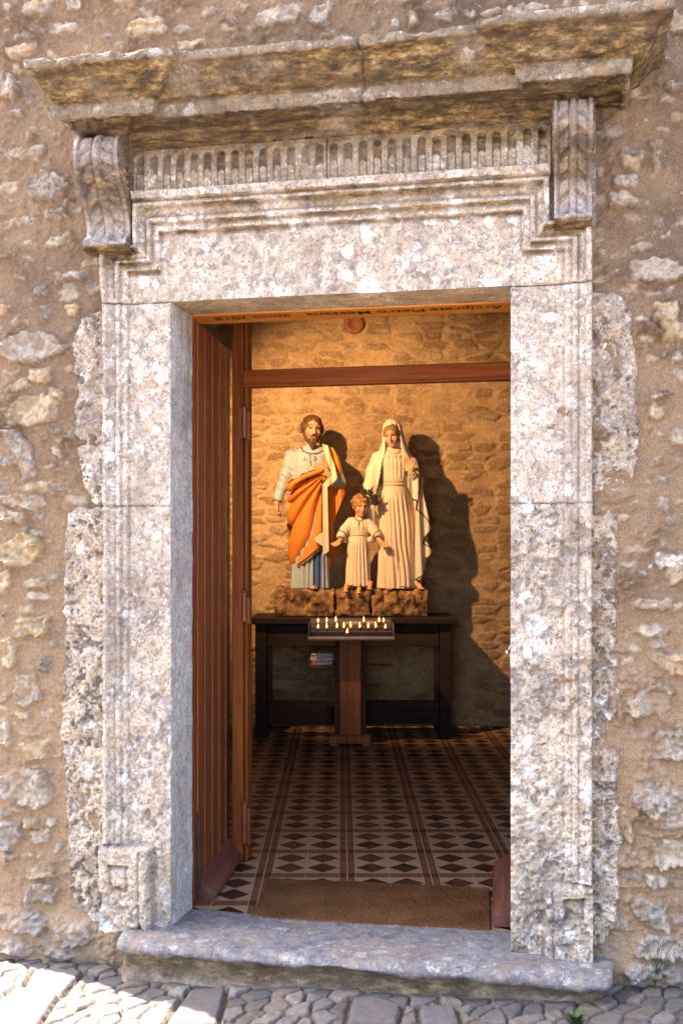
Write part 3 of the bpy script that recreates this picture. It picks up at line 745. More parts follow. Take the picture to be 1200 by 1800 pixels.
an = R(-32); c, s = math.cos(an), math.sin(an)
wr = 0.012 * fbm(U, V, 0, 12, 2, 131)
A = (U * c + V * s + wr) / 0.072; B = (-U * s + V * c + wr) / 0.105
f1, f2, cid = worley(A, B, 133, 0.8)
gap = (f2 - f1)
Hc = sst(0.02, 0.16, gap + .05 * fbm(U, V, 0, 40, 3, 136)) * 0.020 + 0.010 * (cid - .5) + .004 * fbm(U, V, 0, 60, 4, 137)
stm = sst(0.04, 0.12, gap); tn = cid.copy()
def slabpoly(pts):
    q = []
    for (px, py) in pts:
        v = -0.35
        for _ in range(30):
            u = pu(px, v); z = gz(u, v); D = (EYE - z) * FPX / (py - CY); v += (D - (D0 - u * ST + v * CT)) / CT * 0.8
        q.append((pu(px, v), v))
    return q
for k, pts in enumerate([[(40,1750),(62,1712),(150,1714),(112,1758)], [(-60,1822),(30,1744),(106,1758),(60,1822)], [(285,1812),(335,1748),(398,1746),(385,1812)], [(608,1812),(618,1766),(662,1762),(706,1776),(700,1812)], [(740,1812),(735,1778),(800,1776),(812,1812)]]):
    q = slabpoly(pts); inside = np.full(U.shape, 9.0); n = len(q)
    area = sum(q[i][0] * q[(i + 1) % n][1] - q[(i + 1) % n][0] * q[i][1] for i in range(n)); sg = 1 if area > 0 else -1
    for i in range(n):
        (x0, y0), (x1, y1) = q[i], q[(i + 1) % n]; L = math.hypot(x1 - x0, y1 - y0)
        inside = np.minimum(inside, sg * ((x1 - x0) * (V - y0) - (y1 - y0) * (U - x0)) / L)
    inside = inside + wr * 0.5
    Hc = np.where(inside > 0, sst(0, 0.012, inside) * 0.024 + 0.002, np.where(inside > -0.012, np.minimum(Hc, 0.002), Hc))
    stm = np.where(inside > 0, sst(0, .008, inside), np.where(inside > -0.01, 0, stm)); tn = np.where(inside > 0, [.35, .6, .3, .4, .45][k], tn)
Hc += (1 - stm) * .007 * fbm(U, V, 0, 75, 3, 138)
Hc += 0.0025 * fbm(U, V, 0, 30, 4, 134) + 0.012 * fbm(U, V, 0, 1.5, 2, 135)
nearw = sst(-0.12, -0.02, V) * 0; stm = stm * (1 - nearw)
grid_obj('street', np.stack([U, V, gz(U, V) + Hc], -1), m_cobble(), None, attrs={'stone': stm, 'tint': tn}, loc=FAC_LOC, rz=-TH)
bpy.context.scene.objects['street']['kind'] = 'structure'
t = T('far_ground', 0.9); g = raw('ground', [(-300, -300, -.42), (300, -300, -.42), (300, 300, -.42), (-300, 300, -.42)], [(0, 1, 2, 3)], t.out(t.mix(t.noise(3, 5), (.26, .22, .19), (.36, .32, .28))))
g['kind'] = 'structure'

# ---------------------------------------------------------------- interior shell
def m_floor():
    t = T('patterned_tile', 0.5, 0.16)
    pr = 0.377; bw = 0.072 / pr
    sx = t.n('ShaderNodeSeparateXYZ', {0: t.co})
    def frac(o, off): return t.ma('FRACT', t.ma('ADD', t.ma('DIVIDE', t.ma('SUBTRACT', o, off), pr), 100.5 ))
    fx = t.ma('ABSOLUTE', t.ma('SUBTRACT', frac(sx.outputs[0], 0.026), 0.5)); fy = t.ma('ABSOLUTE', t.ma('SUBTRACT', frac(sx.outputs[1], 4.884), 0.5))
    bx = t.ma('LESS_THAN', fx, bw / 2); by = t.ma('LESS_THAN', fy, bw / 2 * 0.85)
    cell = (0.5 - bw / 2) 
    def loc(f): return t.ma('DIVIDE', t.ma('SUBTRACT', f, bw / 2), cell)       # 0..1 over one diamond cell
    lx, ly = loc(fx), loc(fy)
    dm = t.ma('ADD', t.ma('ABSOLUTE', t.ma('SUBTRACT', lx, 0.5)), t.ma('ABSOLUTE', t.ma('SUBTRACT', ly, 0.5)))
    dia = t.ma('LESS_THAN', dm, 0.47)
    n = t.noise(4.5, 4); nf = t.noise(40, 3)
    rnd = t.n('ShaderNodeTexWhiteNoise', {'Vector': t.n('ShaderNodeVectorMath', {0: t.n('ShaderNodeVectorMath', {0: t.co, 1: (0.026, 4.884, 0)}, operation='SUBTRACT').outputs[0], 1: (pr / 2, pr / 2, 1)}, operation='SNAP').outputs[0]}).outputs[0]
    cream = t.mix(n, (.26, .165, .09), (.44, .31, .18)); dark = t.mix(rnd, (.018, .007, .006), (.085, .024, .018)); band = t.mix(n, (.115, .042, .022), (.20, .082, .042))
    cream = t.mix(t.ma('MULTIPLY', t.n('ShaderNodeTexWhiteNoise', {'Vector': t.n('ShaderNodeVectorMath', {0: t.co, 1: (.19, .19, 9)}, operation='SNAP').outputs[0]}).outputs[0], .35), cream, (.36, .22, .12))
    c = t.mix(dia, cream, dark)
    c = t.mix(t.ma('MAXIMUM', bx, by), c, band)
    c = t.mix(t.ma('MULTIPLY', bx, by), c, (.05, .018, .016))
    g1 = t.ma('LESS_THAN', fx, 0.008); g2 = t.ma('GREATER_THAN', fx, 0.4955); g3 = t.ma('GREATER_THAN', fy, 0.4955)
    g4 = t.ma('LESS_THAN', t.ma('ABSOLUTE', t.ma('SUBTRACT', fx, bw / 2)), 0.004)
    gg = t.ma('MAXIMUM', t.ma('MAXIMUM', g1, g2), t.ma('MAXIMUM', g3, g4))
    c = t.mix(t.ma('MULTIPLY', gg, 0.7), c, (.42, .34, .27))
    c = t.mix(t.ma('MULTIPLY', t.ramp(t.noise(11, 4, 0.7), [(0.5, 0), (0.75, 1)]), 0.35), c, (.2, .15, .11))
    return t.out(c, t.bump(t.ma('ADD', nf, t.ma('MULTIPLY', gg, -1)), 0.12, 0.002), t.ramp(n, [(0.3, 0.42), (0.7, 0.65)]))
def F2W(u, v): return (u * CT + v * ST, D0 - u * ST + v * CT)
XL, XR, YB, ZC = -1.9, 2.6, 8.88, 3.75
a0 = F2W(-1.18, .235); a1 = F2W(3.0, .235)
XLB = -2.2
pl = [a0, a1, (XR + .3, YB + .3), (XLB - .2, YB + .3)]
b = MB(); b.prism([F2W(-1.18, .205), F2W(3.0, .205), (XR + .3, YB + .3), (XLB - .2, YB + .3)], -.2, 0.0)
o = b.build('floor', m_floor()); o['kind'] = 'structure'
b = MB(); b.prism(pl, ZC, ZC + .1); o = b.build('ceiling', M_CEIL); o['kind'] = 'structure'
XL = XLB
b = MB(); b.prism([(a0[0] - .1, a0[1] + .02), (a0[0], a0[1] + .02), (XL, YB + .1), (XL - .1, YB + .1)], 0.002, ZC - .002); o = b.build('wall_left', M_SIDE); o['kind'] = 'structure'
y1 = F2W(2.7, .235)[1]
b = MB(); b.prism([(XR, y1 + .02), (XR + .1, y1 + .02), (XR + .1, YB + .1), (XR, YB + .1)], 0.002, ZC - .002); o = b.build('wall_right', M_SIDE); o['kind'] = 'structure'
# back wall, coursed rough stones
xs = axis([(XL, -.95, .03), (-.95, 1.55, .0085), (1.55, XR, .03)]); zs = axis([(0, 3.4, .0085), (3.4, ZC, .03)])
X, Zb = np.meshgrid(xs, zs, indexing='ij')
w1 = 0.03 * fbm(X, 0, Zb, 5, 3, 141); w2 = 0.02 * fbm(X, 5, Zb, 6, 3, 142)
f1, f2, cid = worley((X + w1) / 0.21, (Zb + w2) / 0.075, 143, 0.75)
g = f2 - f1
m = sst(0.06, 0.30, g + 0.28 * fbm(X, 0, Zb, 20, 4, 144)) * (cid > 0.3) * sst(-.7, .0, fbm(X, 0, Zb, 2.2, 2, 147) + .1)
Hb = m * (0.006 + 0.010 * cid) + 0.005 * fbm(X, 0, Zb * 1.3, 22, 5, 145, 0.65) + 0.008 * fbm(X, 0, Zb, 3, 2, 146)
o = grid_obj('back_wall', np.stack([X, YB - Hb, Zb], -1), M_INNER, None, attrs={'stone': m * 0.95, 'tint': np.clip(cid * 1.1 - .1, 0, 1)})
tag(o, 'warm lamplit stone wall of coursed rubble behind the statues', 'wall')
# terracotta roundel high on the back wall
zr = EYE + (CY - 570) * YB / FPX; xr = (622 - 600) / FPX * YB
V = []; 
b = MB()
b.lathe([(0.001, 0), (.035, .004), (.04, .016), (.05, .022), (.078, .018), (.084, .0)], 28)
for k in range(10):
    a = 2 * PI * k / 10; b.lathe([(.001, .02), (.009, .017), (.011, .004)], 8, (.058 * math.cos(a), .058 * math.sin(a), .006))
o = b.build('terracotta_roundel', M_TERRA, smooth=True); o.rotation_euler = (R(90), 0, 0); o.location = (xr, YB - .012, zr)
tag(o, 'round reddish terracotta boss set high in the wall above the statues', 'wall ornament')

# ---------------------------------------------------------------- lettered head frame
fr = empty('door_frame', FAC_LOC, -TH, label='varnished orange wooden door frame with lettering under its head and a dark transom bar', cat='door frame')
HV0, HV1, HZ = .222, .40, ZS + 0.0
b = MB(); b.box(UL - .02, UR + .03, HV0 + .004, HV1, HZ - .004, HZ + .09, .003); b.build('head_board', M_HEAD, fr)
def word(txt, pxa, pxb):                                             # runs right to left, tops inward
    cu = bpy.data.curves.new('lettering', 'FONT'); cu.body = txt; cu.size = 1.0; cu.offset = 0.006
    o = bpy.data.objects.new('lettering', cu); col.objects.link(o)
    dg = bpy.context.evaluated_depsgraph_get(); dg.update()
    me = bpy.data.meshes.new_from_object(o.evaluated_get(dg)); bpy.data.objects.remove(o)
    n = len(me.vertices); A = np.empty(n * 3, dtype=np.float32); me.vertices.foreach_get('co', A); A = A.reshape(-1, 3)
    w = A[:, 0].max() - A[:, 0].min()
    ua_, ub_ = pu(pxa, .31), pu(pxb, .31); L = ua_ - ub_
    k = L / w; hgt = 0.085
    B = np.empty_like(A)
    B[:, 0] = ua_ - (A[:, 0] - A[:, 0].min()) * k - 0.0
    B[:, 1] = HV0 + .045 + A[:, 1] * hgt
    B[:, 2] = HZ - .0055
    me.vertices.foreach_set('co', B.ravel()); me.update(); me.materials.append(M_INK); me.name = 'lettering'
    o = bpy.data.objects.new('lettering', me); col.objects.link(o); o.parent = fr
for wd, a, bq in (('Arciprete', 884, 756), ('Pietro', 746, 664), ('Messana', 652, 540), ('anno', 512, 448), ('2018', 438, 380)): word(wd, a, bq)
# inner frame behind the leaf
IV = 0.92
def iu(px, v=IV): return pu(px, v)
b = MB(); b.box(iu(408), iu(427), IV, IV + .05, 0.003, 2.95, .003); b.build('post', M_PINE, fr)
b = MB(); b.box(iu(428.5), iu(434), IV + .012, IV + .085, 0.003, 2.94, .003); b.build('post', M_PINE, fr)
b = MB(); b.box(iu(902), iu(930), IV, IV + .14, 0.003, 2.95, .003); b.build('post', M_PINE, fr)
zt1, zt0 = pz(600, 645, IV), pz(600, 675, IV)
b = MB(); b.box(iu(427) + .001, iu(902) - .001, IV - .004, IV + .07, zt0, zt1, .004); b.box(iu(427) + .001, iu(902) - .001, IV - .012, IV + .006, zt0 - .004, zt0 + .010, .002)
b.build('transom', M_PINEX, fr)
b = MB(); b.box(iu(427) + .001, iu(902) - .001, IV, IV + .06, 2.88, 2.96, .004); b.build('head_rail', M_PINEX, fr)
for y0, y1 in ((718, 770), (1042, 1092), (1412, 1480)):
    z1, z0 = pz(430, y0, IV), pz(430, y1, IV)
    b = MB(); uu = iu(431)
    b.tube([(uu, IV - .014, z0), (uu, IV - .014, z1)], .011, 12); b.box(uu - .030, uu - .012, IV - .008, IV - .001, z0, z1, .001); b.box(uu + .012, uu + .026, IV - .012, IV + .008, z0 - .01, z1 - .02, .001)
    b.lathe([(.006, 0), (.012, .004), (.006, .012), (.002, .014)], 10, (uu, IV - .014, z1))
    b.build('hinge', M_HINGE, fr)

# ---------------------------------------------------------------- door leaves
LA = Vector((-.615, 4.392, 0)); LB = Vector((-.535, 5.20, 0))
def leaf_root(A, B, **k):
    d = B - A; return empty('door_leaf', A, math.atan2(d.y, d.x), **k), d.length
lf, LL = leaf_root(LA, LB, label='open reddish brown plank door leaf on the left side of the entrance', cat='door')
def s_of(px):
    t = (px - 600) / FPX; d = (LB - LA)
    return (t * LA.y - LA.x) / (d.x - t * d.y) * LL
ztopl = ZS - .002
edges = [0.0, s_of(347), s_of(360), s_of(373), s_of(385), s_of(396), LL]
for i in range(6):
    b = MB(); b.box(edges[i] + .0008, edges[i + 1] - .0008, 0.0, .04, .012, ztopl, .003)
    o = b.build('plank', M_LEAF, lf)
for i in range(1, 6):
    b = MB(); b.tube([(edges[i], .0 - .001, .015), (edges[i], -.001, ztopl - .003)], .0026, 8); b.build('bead', M_BEAD, lf)
wr_ = MB()                                                           # weather rail: box with sloped top and rounded end
s0, s1 = .15, LL + .0
prof = [(0, .008), (-.075, .008), (-.082, .03), (-.072, .05), (-.01, .085), (0, .09)]
V = []; 
for k, s in enumerate(np.linspace(s0, s1, 12)):
    f = 1.0 if k else .9
    for (y, z) in prof: V.append((s, y * f, z * (1 if k else .92)))
n = len(prof); F = [(i * n + j, i * n + (j + 1) % n, (i + 1) * n + (j + 1) % n, (i + 1) * n + j) for i in range(11) for j in range(n)] + [tuple(range(n)), tuple(11 * n + j for j in range(n))]
wr_.add(V, F); M_RAILX = m_wood('weather_rail_grain', (.09, .028, .018), (.13, .042, .028), (.18, .07, .045), 0.5, 'X')
wr_.build('weather_rail', M_RAILX, lf)
zb0, zb1 = EYE - (1600 - CY) * 4.45 / FPX, EYE - (1435 - CY) * 4.45 / FPX
sb = s_of(346) - .012
b = MB(); b.box(sb - .008, sb + .008, -.009, -.0005, .03, zb1, .002); b.tube([(sb, -.012, .02), (sb, -.012, zb1 - .03)], .006, 10); b.tube([(sb, -.012, zb1 - .06), (sb, -.03, zb1 - .055)], .005, 8)
for zz in (.08, zb1 - .12): b.box(sb - .014, sb + .014, -.019, -.004, zz, zz + .02, .002)
b.build('floor_bolt', M_IRON, lf)
# nail heads
for i in range(6):
    for zz in (.2, .75, 1.3, 1.9):
        b = MB()
        sm = (edges[i] + edges[i + 1]) / 2 + rng.uniform(-.02, .02); b.box(sm - .0025, sm + .0025, -.0015, .001, zz, zz + .005)
        b.build('nail', M_IRON, lf)
RA = Vector((.660, 4.17, 0)); RB = Vector((.78, 4.97, 0))
rf, RL = leaf_root(RA, RB, label='open dark wooden door leaf seen edge-on behind the right jamb', cat='door')
b = MB(); b.box(0, RL, -.04, 0.0, .012, ztopl, .003); b.build('plank', M_LEAF, rf)
wr_ = MB(); V = [(s, -y * (1 if k else .95), z) for k, s in enumerate(np.linspace(.03, RL - .05, 12)) for (y, z) in prof]; wr_.add(V, F)
wr_.build('weather_rail', M_RAILX, rf)
zh = EYE - (1145 - CY) * 4.3 / FPX
b = MB(); b.tube([(.12, 0, zh - .03), (.12, .02, zh), (.12, 0, zh + .03)], .005, 8); b.lathe([(.002, -.01), (.012, -.006), (.012, .006), (.002, .01)], 10, (.12, .02, zh)); b.build('handle', m_plain('steel_handle', (.5, .48, .45), .3, .1, .9), rf)

# ---------------------------------------------------------------- doormat
def at_floor(px, py, z=0.0):
    D = (EYE - z) * FPX / (py - CY); return ((px - 600) / FPX * D, D)
q = [at_floor(438, 1618), at_floor(864, 1646), at_floor(861, 1566), at_floor(475, 1549)]
t = T('coir', 0.95, 0.1)
cn = t.noise(170, 4, 0.85); cc = t.mix(t.ramp(t.noise(5, 3), [(.35, 0), (.65, 1)]), (.115, .048, .018), (.18, .082, .032)); cc = t.mix(.5, cc, t.ramp(cn, [(.3, .2), (.7, .85)]), 'OVERLAY')
m_coir = t.out(cc, t.bump(cn, 0.9, .006))
n1, n2 = 260, 110; A_, B_ = np.meshgrid(np.linspace(0, 1, n1), np.linspace(0, 1, n2), indexing='ij')
Q = np.array(q); XY = (Q[0] * ((1 - A_) * (1 - B_))[..., None] + Q[1] * (A_ * (1 - B_))[..., None] + Q[2] * (A_ * B_)[..., None] + Q[3] * ((1 - A_) * B_)[..., None])
ed = np.minimum(np.minimum(A_, 1 - A_) * 1.0, np.minimum(B_, 1 - B_) * .3)
Zm = 0.016 * sst(0, .006, ed) + .001 + 0.0045 * fbm(XY[..., 0], XY[..., 1], 0, 110, 2, 151) + .002 * fbm(XY[..., 0], XY[..., 1], 0, 5, 2, 152)
o = grid_obj('doormat', np.concatenate([XY, Zm[..., None]], -1), m_coir); tag(o, 'plain brown coir doormat on the tiles just inside the step', 'doormat')

# ---------------------------------------------------------------- altar table
al = empty('altar_table', (0, 8.56, 0), label='long dark wooden altar table carrying the three statues', cat='table')
xl, xr_ = (441 - 600) / FPX * 8.3, (801 - 600) / FPX * 8.3
b = MB(); b.box(xl - .0, xr_, -.27, .27, .875, .925, .006); b.build('table_top', M_DARKW, al)
for x in (xl + .03, xr_ - .12):
    for y in (-.22, .14):
        b = MB(); b.box(x, x + .09, y, y + .08, 0.001, .874, .004); b.box(x - .01, x + .1, y - .01, y + .09, 0.001, .06, .004); b.build('leg', M_DARKW, al)
for y in (-.21, .15):
    b = MB(); b.box(xl + .125, xr_ - .125, y, y + .04, .70, .80, .004); b.build('rail', M_DARKW, al)
b = MB(); b.box(xl + .125, xr_ - .125, -.208, -.17, .10, .28, .004); b.build('rail', M_DARKW, al)
b = MB(); b.box(xl + .125, xr_ - .125, -.204, -.16, .802, .873, .004); b.build('apron', M_DARKW, al)
for x in (xl + .125, xr_ - .16):
    b = MB(); b.prism([(x, -.19), (x + .035, -.19), (x + .035, -.15), (x, -.15)], .285, .698); b.build('bracket', M_DARKW, al)

# ---------------------------------------------------------------- candle stand
SY = 8.06
def sx_(px, D=SY): return (px - 600) / FPX * D
cs = empty('candle_stand', (sx_(614.5), SY, 0), label='brown wooden votive candle stand with a metal tray in front of the altar', cat='candle stand')
ox = sx_(614.5)
b = MB(); b.box(sx_(597) - ox, sx_(634) - ox, -.06, -.035, .076, .79, .003); b.build('front_board', M_STANDW, cs)
b = MB(); b.box(sx_(588) - ox, sx_(597) - ox - .001, -.03, .07, .076, .79, .002); b.box(sx_(634) - ox + .001, sx_(643) - ox, -.03, .07, .076, .79, .002); b.build('side_board', M_STANDD, cs)
b = MB(); b.box(sx_(578) - ox, sx_(651) - ox, -.1, .12, .018, .075, .005)
for a in (-1, 1): b.box(a * .12 - .03, a * .12 + .03, -.095, .115, 0.001, .02, .003)
b.build('foot', M_STANDW, cs)
b = MB(); b.box(-.035, .01, -.066, -.0605, .70, .745); b.tube([(-.03, -.064, .70), (-.031, -.064, .66), (-.029, -.064, .63)], .002, 6); b.build('coin_slot', M_IRON, cs)
shz = EYE - (1169 - CY) * SY / FPX
b = MB(); b.box(sx_(543) - ox, sx_(588) - ox - .003, -.05, .09, shz - .012, shz, .002); b.build('shelf', M_STANDW, cs)
b = MB(); b.box(sx_(643) - ox + .003, sx_(690) - ox, -.05, .09, shz - .012, shz, .002); b.build('shelf', M_STANDW, cs)
tw = sx_(690) - sx_(543); tx = sx_(616.5) - ox
b = MB()
b.box(tx - tw / 2, tx + tw / 2, -.20, .10, .792, .806, .002)
b.box(tx - tw / 2, tx + tw / 2, -.215, -.203, .792, .822, .002)
for a in (-1, 1): b.box(tx + a * (tw / 2 - .003) - .003, tx + a * (tw / 2 - .003) + .003, -.2, .10, .808, .91, .001)
b.box(tx - tw / 2 + .008, tx + tw / 2 - .008, .082, .09, .808, .93, .001)
b.build('tray', M_STEEL, cs)
tiers = []
for k, (yy, zz) in enumerate(((-.15, .818), (-.06, .848), (.03, .886))):
    b = MB(); b.box(tx - tw / 2 + .008, tx + tw / 2 - .008, yy - .035, yy + .035, zz - .008, zz, .002); b.build('tier', M_STEEL, cs); tiers.append((SY + yy, zz))
b = MB(); b.box(tx - tw / 2 - .002, tx + tw / 2 + .002, -.221, -.2155, .806, .818, .001); b.build('tray_edge', m_plain('copper_edge', (.5, .25, .15), .4, .3, .5), cs)
ordn = ['first', 'second', 'third', 'fourth', 'fifth', 'sixth', 'seventh', 'eighth', 'ninth']
def candle_mesh(lit):
    root = empty('votive_candle', (0, 0, 0))
    b = MB(); b.lathe([(.012, .0), (.0155, .002), (.0165, .024), (.0145, .024), (.0135, .018)], 14); cup = b.build('cup', M_CUP if lit == 2 else (M_CUPW if lit else M_WAX2), root, True)
    b = MB(); b.lathe([(.0125, .004), (.0125, .0165), (.003, .017), (.0015, .018)], 12); b.tube([(0, 0, .017), (.0005, 0, .025)], .0009, 5); b.build('wax', M_WAX2, root, True)
    if lit:
        b = MB(); b.lathe([(.001, .020), (.0052, .026), (.0066, .032), (.0048, .041), (.0022, .050), (.0003, .058)], 12); b.build('flame', M_FLAME, root, True)
    return root
protos = {0: None, 1: None, 2: None}
def put_candle(px, row, lit, label):
    D, zz = tiers[row]
    k = lit
    if protos[k] is None: r = protos[k] = candle_mesh(k)
    else:
        src = protos[k]; r = src.copy(); col.objects.link(r)
        for ch in src.children:
            c = ch.copy(); col.objects.link(c); c.parent = r
    r.location = ((px - 600) / FPX * D, D, zz + .0005); r.rotation_euler = (0, 0, rng.uniform(0, 6)); s = rng.uniform(.92, 1.1); r.scale = (s, s, s * rng.uniform(.9, 1.15))
    tag(r, label, 'candle', 'votive candles on the stand')
for i, px in enumerate((559, 574, 590, 639, 666, 674)): put_candle(px, 2, 1 if i < 4 else 2, '%s burning candle from the left in the back row of the stand' % ordn[i])
for i, px in enumerate((559, 574, 592, 604, 616, 632, 647, 660, 677)): put_candle(px, 1, 2 if i > 4 else 1, '%s burning candle from the left in the middle row of the stand' % ordn[i])
put_candle(610, 0, 1, 'single burning candle alone in the front row of the stand')
for i, px in enumerate((608, 613.5, 622, 627.5, 633, 646, 651.5, 658)): put_candle(px, 2, 0, '%s unlit white candle from the left in the back row of the stand' % ordn[i])
# basket with rolled papers
bz = shz + .0005; bx = sx_(565)
bk = empty('basket', (bx, SY + .015, bz), label='white oval basket with a red patterned band on the left shelf of the candle stand', cat='basket')
prb = [(.055, 0), (.078, .002), (.082, .02), (.084, .045), (.088, .052), (.082, .052), (.078, .044), (.072, .01)]
b = MB(); b.lathe(prb, 36); b.V = [(x * 1.03, y * .6, z) for x, y, z in b.V]; b.build('bowl', M_WAX, bk, True)
b = MB(); pts = [(.0862 * 1.03 * math.cos(a), .0862 * .62 * math.sin(a), .030 + .004 * math.sin(k * 2.3)) for k, a in enumerate(np.linspace(0, 2 * PI, 46))]; b.tube(pts, [.0045 if k % 4 else .0012 for k in range(46)], 6)
b.build('red_band', m_plain('red_ribbon', (.5, .03, .02)), bk)
for k in range(7):
    x, y, z = -.06 + .02 * k, rng.uniform(-.02, .02), .046 + rng.uniform(0, .008)
    b = MB(); pts = [(0.022 * math.cos(a) * (1 - a / 14), rng.uniform(-.004, .004), .014 + .018 * math.sin(a) * (1 - a / 14)) for a in np.linspace(0, 6, 12)]
    b.tube(pts, .0055, 8); o = b.build('candle_wrap', M_WAX, None, True); o.location = (bx + x, SY + .015 + y, bz + z)
    tag(o, 'curled white wax piece, %s from the left in the basket on the shelf' % ordn[k], 'wax piece', 'curled white pieces in the basket')
    o.name = 'wax_piece'

# ---------------------------------------------------------------- sculpting by distance fields
class Vol:
    def __init__(s, lo, hi, h):
        s.lo = np.array(lo, float); s.h = h; s.n = np.ceil((np.array(hi) - s.lo) / h).astype(int) + 1
        s.ax = [s.lo[i] + h * np.arange(s.n[i]) for i in range(3)]; s.F = np.full(tuple(s.n), 0.2, dtype=np.float32)
    def sl(s, lo, hi):
        r = []
        for i in range(3):
            a = max(0, int((lo[i] - s.lo[i]) / s.h)); b_ = min(s.n[i], int((hi[i] - s.lo[i]) / s.h) + 2); r.append(slice(a, max(a + 1, b_)))
        return tuple(r)
    def g(s, q): return s.ax[0][q[0]][:, None, None], s.ax[1][q[1]][None, :, None], s.ax[2][q[2]][None, None, :]
    def op(s, fn, lo, hi, k=0.01, sub=False):
        q = s.sl(np.array(lo) - .03, np.array(hi) + .03); X, Y, Z = s.g(q); d = fn(X, Y, Z); A = s.F[q]
        if sub: A, d = -A, d
        if k > 0:
            h = np.clip(0.5 + 0.5 * (A - d) / k, 0, 1); r = A * (1 - h) + d * h - k * h * (1 - h)
        else: r = np.minimum(A, d)
        s.F[q] = -r if sub else r
    def cap(s, a, b_, ra, rb=None, k=0.012, sub=False):
        rb = ra if rb is None else rb; a = np.array(a, float); b_ = np.array(b_, float); ab = b_ - a; L = max((ab ** 2).sum(), 1e-9)
        def fn(X, Y, Z):
            t = np.clip(((X - a[0]) * ab[0] + (Y - a[1]) * ab[1] + (Z - a[2]) * ab[2]) / L, 0, 1)
            return np.sqrt((X - a[0] - t * ab[0]) ** 2 + (Y - a[1] - t * ab[1]) ** 2 + (Z - a[2] - t * ab[2]) ** 2) - (ra + (rb - ra) * t)
        m = max(ra, rb); s.op(fn, np.minimum(a, b_) - m, np.maximum(a, b_) + m, k, sub)
    def path(s, pts, rs, k=0.012):
        for i in range(len(pts) - 1): s.cap(pts[i], pts[i + 1], rs[i], rs[i + 1], k)
    def ell(s, c, r, k=0.012, M=None, sub=False):
        c = np.array(c, float); r = np.array(r, float)
        def fn(X, Y, Z):
            x, y, z = X - c[0], Y - c[1], Z - c[2]
            if M is not None: x, y, z = (M[0][0] * x + M[1][0] * y + M[2][0] * z, M[0][1] * x + M[1][1] * y + M[2][1] * z, M[0][2] * x + M[1][2] * y + M[2][2] * z)
            k0 = np.sqrt((x / r[0]) ** 2 + (y / r[1]) ** 2 + (z / r[2]) ** 2); return (k0 - 1) * r.min() * (0.6 + 0.4 * k0)
        s.op(fn, c - r.max(), c + r.max(), k, sub)
    def mesh(s):
        F = s.F; ins = F < 0
        nx, ny, nz = F.shape
        S = sum(ins[a:nx - 1 + a, b_:ny - 1 + b_, c:nz - 1 + c].astype(np.int8) for a in (0, 1) for b_ in (0, 1) for c in (0, 1))
        act = (S > 0) & (S < 8); I = np.argwhere(act); idx = np.full(act.shape, -1, dtype=np.int64); idx[act] = np.arange(len(I))
        acc = np.zeros((len(I), 3)); cnt = np.zeros(len(I))
        cor = [(a, b_, c) for a in (0, 1) for b_ in (0, 1) for c in (0, 1)]
        for p in cor:
            for ax in range(3):
                if p[ax]: continue
                q = list(p); q[ax] = 1
                fa = F[I[:, 0] + p[0], I[:, 1] + p[1], I[:, 2] + p[2]]; fb = F[I[:, 0] + q[0], I[:, 1] + q[1], I[:, 2] + q[2]]
                cr = (fa < 0) != (fb < 0); t = np.where(cr, fa / np.where(cr, fa - fb, 1), 0)
                P = np.array(p, float)[None, :] + np.zeros((len(I), 3)); P[:, ax] += t
                acc += P * cr[:, None]; cnt += cr
        V = (I + acc / cnt[:, None]) * s.h + s.lo
        Q = []
        for ax in range(3):
            o = [a for a in range(3) if a != ax]
            s0 = [slice(None)] * 3; s1 = [slice(None)] * 3; s0[ax] = slice(0, -1); s1[ax] = slice(1, None)
            for a in o: s0[a] = slice(1, -1); s1[a] = slice(1, -1)
            A = ins[tuple(s0)]; B = ins[tuple(s1)]; E = np.argwhere(A != B)
            off = np.zeros(3, int); 
            for a in o: off[a] = 1
            E = E + off; sign = ins[E[:, 0], E[:, 1], E[:, 2]]
            def cell(da, db):
                c = E.copy(); c[:, o[0]] -= da; c[:, o[1]] -= db; return idx[c[:, 0], c[:, 1], c[:, 2]]
            q = np.stack([cell(1, 1), cell(0, 1), cell(0, 0), cell(1, 0)], -1)
            fl = sign if ax != 1 else ~sign
            q[~fl] = q[~fl][:, ::-1]; Q.append(q)
        Q = np.concatenate(Q); Q = Q[(Q >= 0).all(1)]
        return V, Q
    def build(s, name, parent, colfn, mat=None):
        V, Q = s.mesh(); c = colfn(V[:, 0], V[:, 1], V[:, 2])
        return raw(name, V, Q, mat or M_PAINT, parent, True, {'col': c})
def C(x, c): return np.broadcast_to(np.array(c, float), (len(x), 3)).copy()
def rotm(yaw, pitch, roll=0.0): return (Matrix.Rotation(yaw, 3, 'Z') @ Matrix.Rotation(pitch, 3, 'X') @ Matrix.Rotation(roll, 3, 'Y'))

